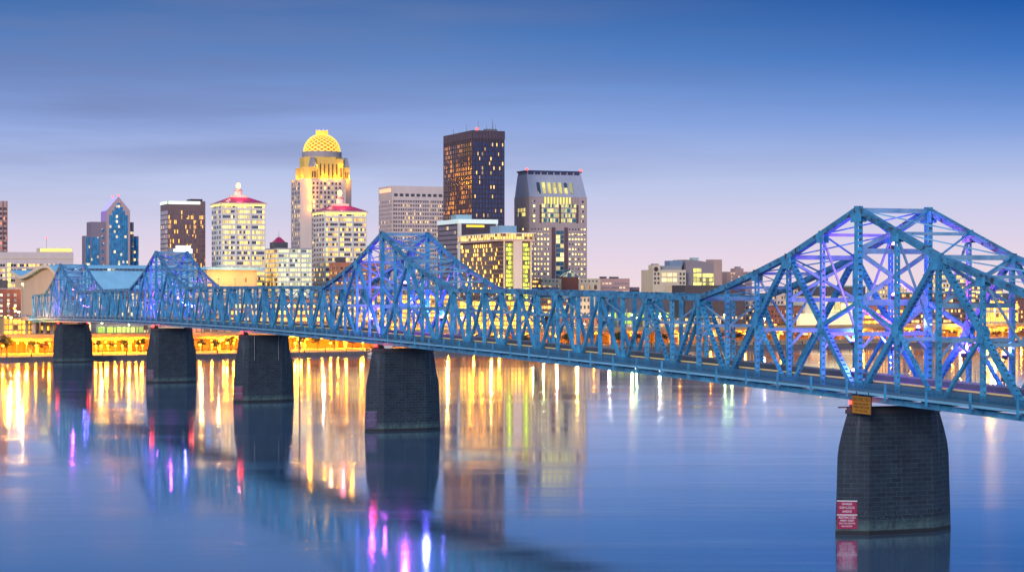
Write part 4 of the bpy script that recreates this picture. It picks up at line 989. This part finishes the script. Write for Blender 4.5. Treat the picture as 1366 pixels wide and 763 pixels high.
mb.prism_y(pr, 0, b.D); mb.build('wall', wall('taupe_cladding', (.3, .24, .25), .08), b.o); b.bands('F', b.x(924.5), b.x(935.5), [b.z(y) for y in (381.5, 375.5, 369.5, 363)], 3.0, glass('yellow_storey_glass', .92, 3, 4, (.95, .9, .2), (1, .95, .4), 1.3, (.3, .3, .1), .05), 'lit_storey'); b.bands('F', b.x(937), b.x(957), [b.z(y) for y in (381.5, 375.5, 369.5)], 2.8, MATS['yellow_storey_glass'], 'lit_storey'); b.box('end_tower', wall('rose_stone', (.5, .32, .27), .08), b.x(952), b.W, -.3, 14, -.5, b.z(346)); b.box('roof_hut', wall('mint_hut', (.4, .5, .48), .1), b.x(930), b.x(938), 8, 14, b.z(347), b.z(343.5)); b.done()
b = Bld('cream_hut', 'small cream house front with four dark windows below the cream block', 893, 895, 912, 380, 1480, D=12)
b.body(W_CREAM); b.grid('F', [b.x(p) for p in (898, 901.5, 905, 908)], [b.z(386.5)], 1, 1.5, W_ROOF); b.done()
b = Bld('windowless_hall', 'long windowless charcoal hall behind the knee of the bridge chord', 911, 914, 994, 381.5, 1460, D=26)
b.body(wall('charcoal_cladding', (.06, .055, .07), .15)); b.box('parapet', W_ROOF, -.2, b.W+.2, -.2, b.D+.2, b.H, b.H+.5); b.bands('F', 2, b.W-2, [b.H-24], 2, G_WARM); b.done()
b = Bld('rose_apartment_tower', 'pinkish apartment tower with a stepped roof right of the charcoal hall', 966, 970, 1003, 362.5, 1750, D=16)
b.body(wall('rose_brick', (.42, .26, .23), .1)); b.box('roof_step', MATS['rose_brick'], b.x(983), b.x(994), 3, 12, b.H, b.z(358)); b.box('roof_tank', W_GREY, b.x(986), b.x(991), 4, 9, b.z(358), b.z(355.5)); b.bands('F', .6, b.W-.6, steps(2, b.H-1, 3.1), 1.3, glass('rose_flat_glass', .25, 2.4, 3, (1, .7, .4), (1, .85, .6), .8, (.28, .18, .17), .2, frame=(.42, .26, .23))); b.done()

# low buildings along the waterfront, seen through the truss
def low(name, lab, xl, xc, xr, yt, d, m, win, fh=3.6, style='band', D=18, base=None, roof=W_ROOF, cat='building'):
    b = Bld(name, lab, xl, xc, xr, yt, d, D=D, cat=cat); b.body(m)
    b.box('parapet', roof, -.35, b.W+.35, -.35, b.D+.35, b.H, b.H+.6)
    zs = steps(1.6, b.H-2, fh)
    if style == 'band':
        b.bands('F', .8, b.W-.8, zs, fh*.5, win); b.bands('L', .8, b.D-.8, zs, fh*.5, win)
    elif style == 'grid':
        b.grid('F', steps(1, b.W-1.6, 2.9), zs, 1.4, fh*.5, win); b.grid('L', steps(1, b.D-1.6, 3.4), zs, 1.4, fh*.5, win)
    elif style == 'bay':
        b.bands('F', .6, b.W-.6, zs, fh*.72, win); b.fins('F', steps(.5, b.W, 5.2), .7, 0, b.H, m, .5)
    rg = random.Random(int(xc*7 + yt)); x = 1.5
    while x < b.W - 4:
        w = rg.uniform(1.5, 4.5)
        if rg.random() < .6: b.box('roof_unit', rg.choice((W_GREY, W_ROOF, W_BEIGE)), x, min(x + w, b.W-.5), 3, 3 + rg.uniform(2, 6), b.H + .6, b.H + rg.uniform(1.3, 2.8))
        x += w + rg.uniform(1, 9)
    b.done(); return b
G_AMB = glass('amber_garage_glow', .92, 2.6, 3, (1, .40, .02), (1, .64, .08), 3.0, (.25, .12, .04), .1, rows=.1)
G_LIME = glass('lime_lit_glass', .8, 6, 4, (.5, .9, .12), (.75, 1, .3), 1.1, (.12, .2, .06), .06)
G_SHOP = glass('white_shop_glass', .6, 4, 4, (1, .85, .5), (.9, 1, .8), 1.3, (.1, .12, .12), .08)
W_AMBC = wall('tan_garage_concrete', (.5, .32, .14), .15)
low('lobby_pavilion', 'low lime lit glass pavilion beneath the far truss spans between the two far piers', 100, 128, 192, 432, 1260, W_GREY, G_LIME, 6, 'bay')
low('brick_shopfront', 'low orange brick frontage left of the lime lit pavilion, under the farthest tower', 44, 60, 104, 428, 1235, W_ORANGEB, G_AMB, 4.5, 'grid')
low('concert_shed', 'low cream hall with red tinted windows behind the second tower from the far bank', 190, 205, 305, 390, 1290, W_CREAM, glass('red_lit_windows', .3, 3, 4, (1, .12, .1), (1, .6, .2), 1.1, (.25, .12, .08), .12), 5, 'bay')
low('plaza_block', 'long orange lit plaza block between the arena hall and the middle tower', 300, 312, 436, 400, 1310, W_ORANGEB, G_AMB, 4.4, 'band')
low('terrace_block', 'stepped tan terrace block glowing amber below the brick apartments', 425, 436, 520, 394, 1330, W_AMBC, G_WARM, 3.4, 'band')
low('hotel_podium', 'wide amber lit podium of balconies in front of the dark white-trimmed block', 505, 520, 612, 392, 1360, wall('podium_tan', (.55, .34, .2), .15), G_AMB, 3.1, 'band')
low('parking_deck', 'bright yellow lit parking deck under the brown hotel slab', 596, 612, 712, 401, 1350, W_AMBC, G_AMB, 3.3, 'bay')
low('teal_banded_block', 'low block with a teal fascia band right of the bright green-white street lamp', 712, 718, 776, 398, 1440, W_ORANGEB, G_WARM, 4, 'band', base=None, roof=wall('teal_fascia', (.12, .38, .42), .1))
low('gabled_brick_hall', 'cream gabled hall front beneath the arcade building', 768, 772, 800, 396, 1430, W_CREAM, G_WARM, 5, 'grid')
low('brick_depot', 'dark red brick depot above the lit parking arcade', 736, 742, 800, 424, 1400, W_BRICK, G_ROOM, 3.6, 'grid')
low('lit_arcade', 'two-level cream parking arcade with rows of glowing openings', 718, 722, 800, 436, 1385, W_AMBC, glass('arcade_glow', .9, 2.2, 2.6, (1, .6, .1), (1, .85, .35), 1.6, (.3, .2, .08), .2), 2.7, 'band')
b = low('science_hall', 'long charcoal roofed hall with lime lit glass bays behind the flat truss', 796, 802, 932, 398, 1460, wall('science_hall_grey', (.12, .12, .15), .15), G_LIME, 9.5, 'none', D=30)
b.bands('F', 6, b.W*.8, [b.H-18.5], 8, G_LIME, 'lime_bay'); b.fins('F', steps(6, b.W*.82, 7), .9, 0, b.H-8, W_GREY, .6); b.bands('F', 4, b.W*.9, [3.], 4, G_WARM, 'ground_window')
mb = MB(); mb.prism_y([(b.x(855), b.H+.6), (b.x(893), b.H+.6), (b.x(890), b.H+4.4), (b.x(861), b.H+4.4)], 4, 22); mb.build('roof_monitor', wall('steel_blue_monitor', (.12, .3, .45), .1, .4), b.o)
low('colonnade_block', 'low cream colonnade under the charcoal hall, lit between its columns', 868, 872, 962, 425, 1430, W_CREAM, G_WARM, 5, 'bay')
low('warehouse_loft', 'cream five-storey loft with tall narrow windows right of the charcoal hall', 962, 966, 1008, 392, 1520, W_BEIGE, glass('narrow_loft_windows', .15, 2, 3, (1, .6, .2), (1, .8, .5), 1, (.08, .05, .06), 0), 3.8, 'grid')
low('brick_loft', 'brick and cream loft block with a red roof edge above the red brick row', 1030, 1036, 1064, 386, 1540, W_BEIGE, G_ROOM, 3.8, 'grid', roof=W_BRICK)
low('red_brick_row', 'low red brick row with a hedge before it, left of the white museum', 1012, 1018, 1070, 409, 1500, W_BRICK, G_ROOM, 3.3, 'grid')
b = low('white_museum', 'floodlit white museum block with a black upper band seen through the large tower', 1066, 1074, 1142, 395, 1510, wall('museum_white', (.66, .62, .45), .06), G_SHOP, 20, 'none', D=30)
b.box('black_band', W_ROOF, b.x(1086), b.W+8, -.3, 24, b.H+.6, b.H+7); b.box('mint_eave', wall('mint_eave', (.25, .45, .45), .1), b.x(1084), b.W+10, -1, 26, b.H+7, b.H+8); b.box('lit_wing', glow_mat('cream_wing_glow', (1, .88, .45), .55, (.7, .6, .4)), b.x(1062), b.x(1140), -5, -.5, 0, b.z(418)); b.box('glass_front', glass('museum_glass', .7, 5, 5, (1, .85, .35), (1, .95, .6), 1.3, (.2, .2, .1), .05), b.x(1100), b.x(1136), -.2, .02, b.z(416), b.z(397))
low('copper_sign_block', 'small red block with an orange lit corner above the museum', 1056, 1060, 1072, 379, 1600, wall('russet_panel', (.35, .07, .05), .15), glass('orange_sign_glass', .6, 2, 3, (1, .5, .05), (1, .7, .1), 1.4, (.3, .1, .03), .05), 3.5, 'band', D=10)
low('tan_row', 'low tan row with warm windows between the braces of the large tower', 1138, 1144, 1206, 408, 1530, W_ORANGEB, G_AMB, 4, 'band')
low('cream_towerette', 'cream apartment block with pale windows on the skyline left of the large right truss arm', 1168, 1172, 1210, 381, 1660, W_CREAM, G_WARM, 3.4, 'grid')
low('blue_roofed_hall', 'long low hall with a blue roof edge in the middle of the large tower opening', 1196, 1202, 1302, 391, 1560, wall('hall_umber', (.2, .1, .1), .2), G_ROOM, 4, 'band', roof=wall('azure_roof_edge', (.1, .4, .55), .1))
low('white_office_slab', 'white office slab with stacked window ribbons and a glowing roof corner on the right skyline', 1242, 1248, 1292, 367, 1640, W_WHITE, G_WARM, 3.6, 'band')
low('glass_office_slab', 'pale office slab with lit yellow ribbons partly behind the right truss arm', 1284, 1289, 1338, 379, 1620, W_GREY, G_WARM, 3.4, 'band')
low('column_fronted_hall', 'cream hall with tall columns lit amber on the right bank', 1306, 1312, 1358, 405, 1570, W_CREAM, G_AMB, 9, 'bay')
low('right_edge_brick', 'dark red brick block at the right edge of the picture', 1348, 1352, 1420, 399, 1580, W_BRICK, G_WARM, 3.8, 'grid')
low('low_terrace', 'low dark brick terrace between the arcade and the colonnade', 800, 804, 872, 438, 1420, W_BRICK, G_WARM, 3.5, 'band')
low('left_garage', 'amber lit garage front beside the brick block at the lower left', -20, 4, 46, 424, 1195, W_AMBC, G_AMB, 3.4, 'bay', D=14)

# ------------------------------------------------------------------ elevated riverside expressway
U0, U1, V0, V1_ = -60.0, 860.0, 34.0, 56.0
EX = thing('elevated_expressway', 'long elevated expressway on rows of columns along the far bank', 'elevated road', bankpt(0, 0, 0), ROTB)
W_EXP = wall('expressway_concrete', (.42, .29, .15), .2)
mb = MB(); mb.box(U0, U1, V0, V1_, 11.2, 12.3); mb.build('deck', W_EXP, EX)
for v in (V0, V1_):
    mb = MB(); mb.box(U0, U1, v - .25, v + .15, 12.0 if v == V0 else 12.31, 13.4); mb.build('parapet', W_EXP, EX)
mb = MB()
for v in (36.5, 41, 45, 49, 53.5): mb.box(U0, U1, v-.35, v+.35, 9.7, 11.2)
mb.build('girder', wall('expressway_girder', (.3, .22, .18), .15), EX)
for i, u in enumerate(steps(U0 + 10, U1, 27)):
    mb = MB(); mb.box(u-.8, u+.8, 35, 55, 8.3, 9.7); mb.build('cap_beam', W_EXP, EX)
    for v in (38.5, 51.5):
        mb = MB(); mb.cyl(u, v, GZ-.3, 8.3, .95, .95, 10); mb.build('column', W_EXP, EX)
fw = thing('flood_wall', 'long tan concrete flood wall behind the expressway columns', 'wall', bankpt(0, 0, 0), ROTB)
mb = MB(); mb.box(U0, 470, 60, 61.2, GZ-.5, 9.2); mb.box(U0, 470, 59.6, 61.5, 9.2, 9.7)
for u in steps(U0+3, 468, 9): mb.box(u-.5, u+.5, 59.5, 60, GZ-.5, 9.2)
mb.build('wall', wall('flood_wall_concrete', (.46, .28, .09), .3), fw)
fr = thing('retaining_wall', 'low rough stone retaining wall stepping along the right part of the far bank', 'wall', bankpt(0, 0, 0), ROTB)
mb = MB(); mb.box(470, U1, 57, 58.5, GZ-.5, 6.4); mb.box(470, U1, 22, 23, GZ-.3, 4.4); mb.build('wall', wall('rough_stone_wall', (.33, .24, .18), .35, .9, .6), fr)

# ------------------------------------------------------------------ lamps of the waterfront and the streets
SOD, WARM, MERC, WHT = (1, .31, .006), (1, .6, .16), (.75, 1, .32), (1, .92, .75)
LG = {SOD: glow_mat('sodium_lamp_glow', (1, .36, .02), 15), WARM: glow_mat('warm_lamp_glow', (1, .55, .12), 15), MERC: glow_mat('green_white_lamp_glow', (.78, 1, .4), 20), WHT: glow_mat('white_lamp_glow', (1, .93, .72), 17)}
def lamp(px, py, d, col, energy, lab, r=.55, group='street lamps along the far bank', drop=None):
    z = pxZ(py, d)
    o = thing('street_lamp', lab, 'street lamp', (pxX(px, d), d, GZ), 0, group)
    h = z - GZ
    mb = MB(); mb.tube((0, .7, 0), (0, .7, h + .5), .16, .1, 6); mb.build('pole', M_POLE, o)
    mb = MB(); mb.tube((0, .7, h + .45), (0, 0, h + .55), .08, .08, 5); mb.cyl(0, 0, h+.4, h+.62, r*1.05, r*.5, 8); arm = mb.build('lamp_arm', M_POLE, o)
    mb = MB(); mb.ball((0, 0, h), r, 8, 6, .8); mb.build('lamp_globe', LG[col], arm)
    if energy: point(o, (0, -.9, h - .3), col, energy * (1 if lab == lab_p or px < 40 else 1.4 if col in (MERC, WHT) else 4.5), .5)
def hung(u, v, z, col, energy, lab):           # lamps slung under the expressway girders
    o = thing('underdeck_lamp', lab, 'lamp', bankpt(u, v, z), ROTB, 'lamps under the expressway')
    mb = MB(); mb.cyl(0, 0, .25, 11.2 - z + .02, .09, .09, 5); mb.build('hanger', M_POLE, o)
    mb = MB(); mb.ball((0, 0, 0), .45, 8, 6, .8); mb.build('lamp_globe', LG[col], o)
    if energy: point(o, (0, -.8, -.6), col, energy, .5)
# upper row under the deck edge and lower row along the promenade, left part
lab_h = 'amber lamp hanging under the elevated expressway'
for px in (8, 23, 35, 56, 126, 140, 153, 170, 186, 281, 297, 312, 396, 410, 428, 449, 460, 480):
    hung(bank_at_px(px, 36), 34.9, 8.9, SOD, 30000, lab_h)
for px in (520, 548, 596, 630, 664, 698, 740, 790, 840, 905, 946, 992, 1040, 1092, 1150, 1212, 1268, 1316, 1337, 1360):
    hung(bank_at_px(px, 36), 34.9, 8.8, SOD, 22000, lab_h)
lab_p = 'amber globe lamp on a short pole along the lit promenade'
for i, px in enumerate((4, 22, 35, 48, 66, 128, 135, 144, 154, 163, 173, 182, 190, 267, 283, 303, 312, 394, 402, 441, 462, 484)):
    v = 16 if i % 3 else 12; u = bank_at_px(px, v); p = bankpt(u, v)
    py = {1: 454, 2: 457, 4: 458}.get(i, 461 if px < 240 else 459.5)
    big = px in (173, 267, 303, 394, 441)
    lamp(px, py - (2 if px > 300 else 0), p.y, SOD, 26000 if big else 15000, lab_p, .8 if big else .5)
# street lamps higher up in the city, placed one by one
for px, py, d, col, e, r, lab in (
    (11, 405, 1170, WARM, 5000, .8, 'warm street lamp beside the brick block'), (19, 411, 1180, SOD, 6000, .8, 'orange street lamp in front of the brick block'), (25, 416, 1160, WHT, 9000, 1.1, 'bright white street lamp above the approach road at the left'),
    (7, 423, 1150, SOD, 9000, 1.0, 'orange street lamp at the far left above the ramp'), (15, 423.5, 1150, WARM, 9000, 1.1, 'brilliant warm street lamp over the ramp at the left'), (30, 379, 1215, WARM, 6000, 1.1, 'yellow lamp glowing before the beige hotel block'),
    (269, 421, 1200, WARM, 7000, 1.0, 'orange lamp glowing through the truss right of the second far tower'), (136, 430.5, 1240, MERC, 8000, 1.1, 'lime green lamp in front of the lit pavilion'), (172, 433, 1240, (MERC), 2500, .6, 'small green lamp at the right end of the pavilion'),
    (432, 408, 1290, WHT, 5000, .9, 'white street lamp left of the middle tower'), (572, 424, 1320, SOD, 9000, 1.0, 'orange lamp in the middle tower opening'), (597, 421, 1320, WARM, 8000, .9, 'orange lamp right of the middle tower'),
    (627, 433, 1320, SOD, 9000, 1.1, 'orange lamp before the parking deck, left of a pair'), (643, 433, 1320, SOD, 9000, 1.1, 'orange lamp before the parking deck, right of a pair'), (682, 453, 1310, SOD, 8000, 1.0, 'orange lamp low down beside the deck railing'),
    (710, 415, 1370, MERC, 16000, 1.9, 'brilliant green-white street lamp right of the brown hotel'), (725, 423, 1380, MERC, 5000, .9, 'pale green lamp right of the brilliant green-white one'), (743, 422, 1380, WHT, 4000, .8, 'pale lamp before the teal banded block'),
    (813, 421, 1390, WHT, 9000, 1.2, 'white street lamp left of the lime lit bays'), (843, 420, 1390, MERC, 8000, 1.0, 'lime street lamp before the charcoal hall'), (849, 424, 1390, MERC, 5000, .8, 'lower lime lamp before the charcoal hall'), (880, 422, 1390, WHT, 9000, 1.3, 'white street lamp right of the lime lit bays'),
    (841, 438, 1395, WHT, 9000, 1.0, 'tall white light column before the lime glass'), (900, 450, 1390, SOD, 9000, 1.0, 'orange lamp low under the flat truss'), (946, 449, 1400, SOD, 9000, 1.0, 'orange lamp low beneath the knee of the chord'), (967, 420, 1410, MERC, 14000, 1.5, 'yellow green street lamp beside the first post of the rising chord'), (976, 412, 1420, MERC, 3000, .7, 'small green signal lamp on the first rising post'),
    (906, 475, 1330, SOD, 6000, .9, 'orange lamp at the water edge under the flat truss'), (1020, 425, 1440, WHT, 6000, 1.0, 'white street lamp before the red brick row'), (1139, 424, 1440, SOD, 9000, 1.3, 'orange lamp right of the white museum'), (1322, 396, 1480, WARM, 10000, 1.3, 'yellow street lamp above the right bank'), (1327, 413, 1470, WARM, 8000, 1.0, 'warm lamp before the column fronted hall'),
    (1316, 439, 1440, SOD, 9000, 1.1, 'orange lamp on the right bank, left of a pair'), (1337, 438.5, 1440, SOD, 9000, 1.1, 'orange lamp on the right bank, right of a pair'), (1281, 430, 1450, WARM, 5000, .8, 'small warm lamp behind the violet floodlights'), (1034, 433, 1440, SOD, 8000, 1.0, 'orange lamp below the red brick row'), (1188, 440, 1440, SOD, 6000, .9, 'orange lamp in the dark foot of the large tower'),
    (655, 424, 1330, WARM, 7000, .8, 'warm lamp before the brown hotel slab'), (500, 420, 1310, WARM, 7000, .8, 'warm lamp under the rising chord of the middle tower'), (340, 428, 1270, WARM, 6000, .8, 'warm lamp before the plaza block'), (770, 428, 1370, WARM, 8000, .9, 'warm lamp above the lit arcade'), (1235, 428, 1450, SOD, 7000, .9, 'orange lamp behind the large tower, right of centre')):
    lamp(px, py, d, col, e, lab, r*.62, None)

# ------------------------------------------------------------------ moored boat
p = bankpt(bank_at_px(512, -11), -15, 0)
bt = thing('moored_boat', 'small white cabin boat moored at the quay left of the middle pier', 'boat', p, ROTB)
mb = MB(); mb.poly([(-11,-2,.2),(8,-2,.2),(12,0,.3),(8,2,.2),(-11,2,.2),(-11.3,-2.6,1.7),(9,-2.6,1.8),(13.4,0,2.1),(9,2.6,1.8),(-11.3,2.6,1.7)], [(4,3,2,1,0),(5,6,7,8,9),(0,1,6,5),(1,2,7,6),(2,3,8,7),(3,4,9,8),(4,0,5,9)]); mb.build('hull', W_WHITE, bt)
mb = MB(); mb.box(-9.5, 6, -2, 2, 1.75, 4.0); mb.box(-6, 3, -1.7, 1.7, 4.2, 5.9); cab = mb.build('cabin', W_WHITE, bt)
mb = MB()
for x in steps(-9, 5.5, 2): mb.box(x, x+1.4, -2.08, 2.08, 2.5, 3.5)
mb.build('cabin_window', G_SHOP, cab); mb = MB(); mb.box(-10, 6.6, -2.4, 2.4, 4.0, 4.2); mb.box(-6.5, 3.6, -2, 2, 5.9, 6.1); mb.build('roof', W_ROOFR, bt)

# ------------------------------------------------------------------ trees
LEAF = {}
def leafmat(k, c):
    t = NT('foliage_' + k); rnd = t.noise(.6, 4, t.coord())
    t.l(t.mix(t.rng(rnd, .3, .7), tuple(x*.55 for x in c), tuple(x*1.5 for x in c)), t.p.inputs['Base Color']); t.p.inputs['Roughness'].default_value = .7
    return t.m
LM = [leafmat('dark_green', (.03, .055, .025)), leafmat('olive', (.06, .065, .025)), leafmat('russet', (.07, .04, .03))]
M_BARK = wall('bark', (.06, .045, .035), .3)
def tree(px, d, h, w, lab, k=0, zb=GZ, n=900):
    rng = random.Random(px * 31 + int(d)); o = thing('tree', lab, 'tree', (pxX(px, d), d, zb), rng.random()*6, 'trees on the far bank')
    mb = MB(); mb.tube((0,0,-.2), (0,0,h*.45), h*.03, h*.018, 7); tips = []
    for i in range(8):
        a = rng.random()*6.28; r = w*.5*rng.uniform(.35, .8); z = h*rng.uniform(.5, .88)
        mb.tube((0,0,h*rng.uniform(.25,.45)), (r*math.cos(a), r*math.sin(a), z), h*.012, h*.004, 5); tips.append((r*math.cos(a), r*math.sin(a), z, w*rng.uniform(.16, .3)))
    tips.append((0, 0, h*.82, w*.26)); mb.build('trunk', M_BARK, o)
    mb = MB()
    for i in range(n):
        t_ = rng.choice(tips); v = Vector((rng.gauss(0,1), rng.gauss(0,1), rng.gauss(0,1))).normalized() * t_[3] * rng.random()**.4
        c = Vector(t_[:3]) + Vector((v.x, v.y, v.z*.75)); a = Vector((rng.gauss(0,1), rng.gauss(0,1), rng.gauss(0,1))).normalized(); b_ = a.orthogonal().normalized(); s_ = rng.uniform(.25, .5)
        mb.poly([c - a*s_, c + b_*s_*.6, c + a*s_, c - b_*s_*.6], [(0,1,2,3)])
    mb.build('crown', LM[k], o)
for px, v, h, w, lab, k in ((9, 20, 11, 9, 'dark tree on the lit promenade near the left edge', 0), (2, 18, 9, 8, 'smaller dark tree at the very left edge of the promenade', 0), (1042, 95, 12, 15, 'bushy tree before the red brick row', 0), (1030, 90, 8, 9, 'small round tree left of the bushy one by the brick row', 1),
                            (1276, 85, 13, 15, 'russet tree in the dark middle of the large tower opening', 2), (1292, 88, 11, 13, 'dark round tree right of the russet one', 0), (1258, 86, 9, 11, 'low dark tree left of the russet one', 0), (1346, 84, 9, 10, 'small olive tree near the right bank lamps', 1),
                            (660, 24, 7, 7, 'small tree lit amber before the parking deck', 1), (700, 22, 7, 8, 'round tree lit amber under the flat truss', 1), (758, 24, 8, 8, 'dark tree before the lit arcade', 0), (826, 22, 8, 9, 'dark tree before the low brick terrace', 0), (1112, 26, 6, 8, 'low tree on the bank below the white museum', 2), (980, 24, 7, 9, 'low russet tree on the bank below the loft', 2)):
    p = bankpt(bank_at_px(px, v), v); tree(px, p.y, h, w, lab, k)
for i, px in enumerate((44, 60, 131, 149, 168, 188, 270, 290, 308, 405, 424, 446, 470, 500, 612, 636, 735, 788, 850, 890, 930, 1012, 1066, 1150, 1205, 1240, 1330)):
    rg = random.Random(px); v = rg.uniform(20, 31); p = bankpt(bank_at_px(px, v), v)
    tree(px, p.y, rg.uniform(5, 8.5), rg.uniform(5, 8), 'small tree on the grassy bank between the river and the expressway', rg.choice((0, 0, 1, 2)), n=420)
# far wooded rise beyond the city: one uncountable mass
rng = random.Random(3); mb = MB()
for i in range(9000):
    d = rng.uniform(2500, 3600); x = rng.uniform(-.31, .31) * d; z = GZ + rng.random()**1.3 * (8 + 6*math.sin(x*.01) + 3*math.sin(x*.043))
    a = Vector((rng.gauss(0,1), rng.gauss(0,1), rng.gauss(0,1))).normalized(); b_ = a.orthogonal().normalized(); s_ = rng.uniform(2, 4.5); c = Vector((x, d, z))
    mb.poly([c - a*s_, c + b_*s_*.7, c + a*s_, c - b_*s_*.7], [(0,1,2,3)])
o = mb.build('far_woods', LM[1]); o['kind'] = 'stuff'; tag(o, 'distant dark band of woods behind the city', 'woods')
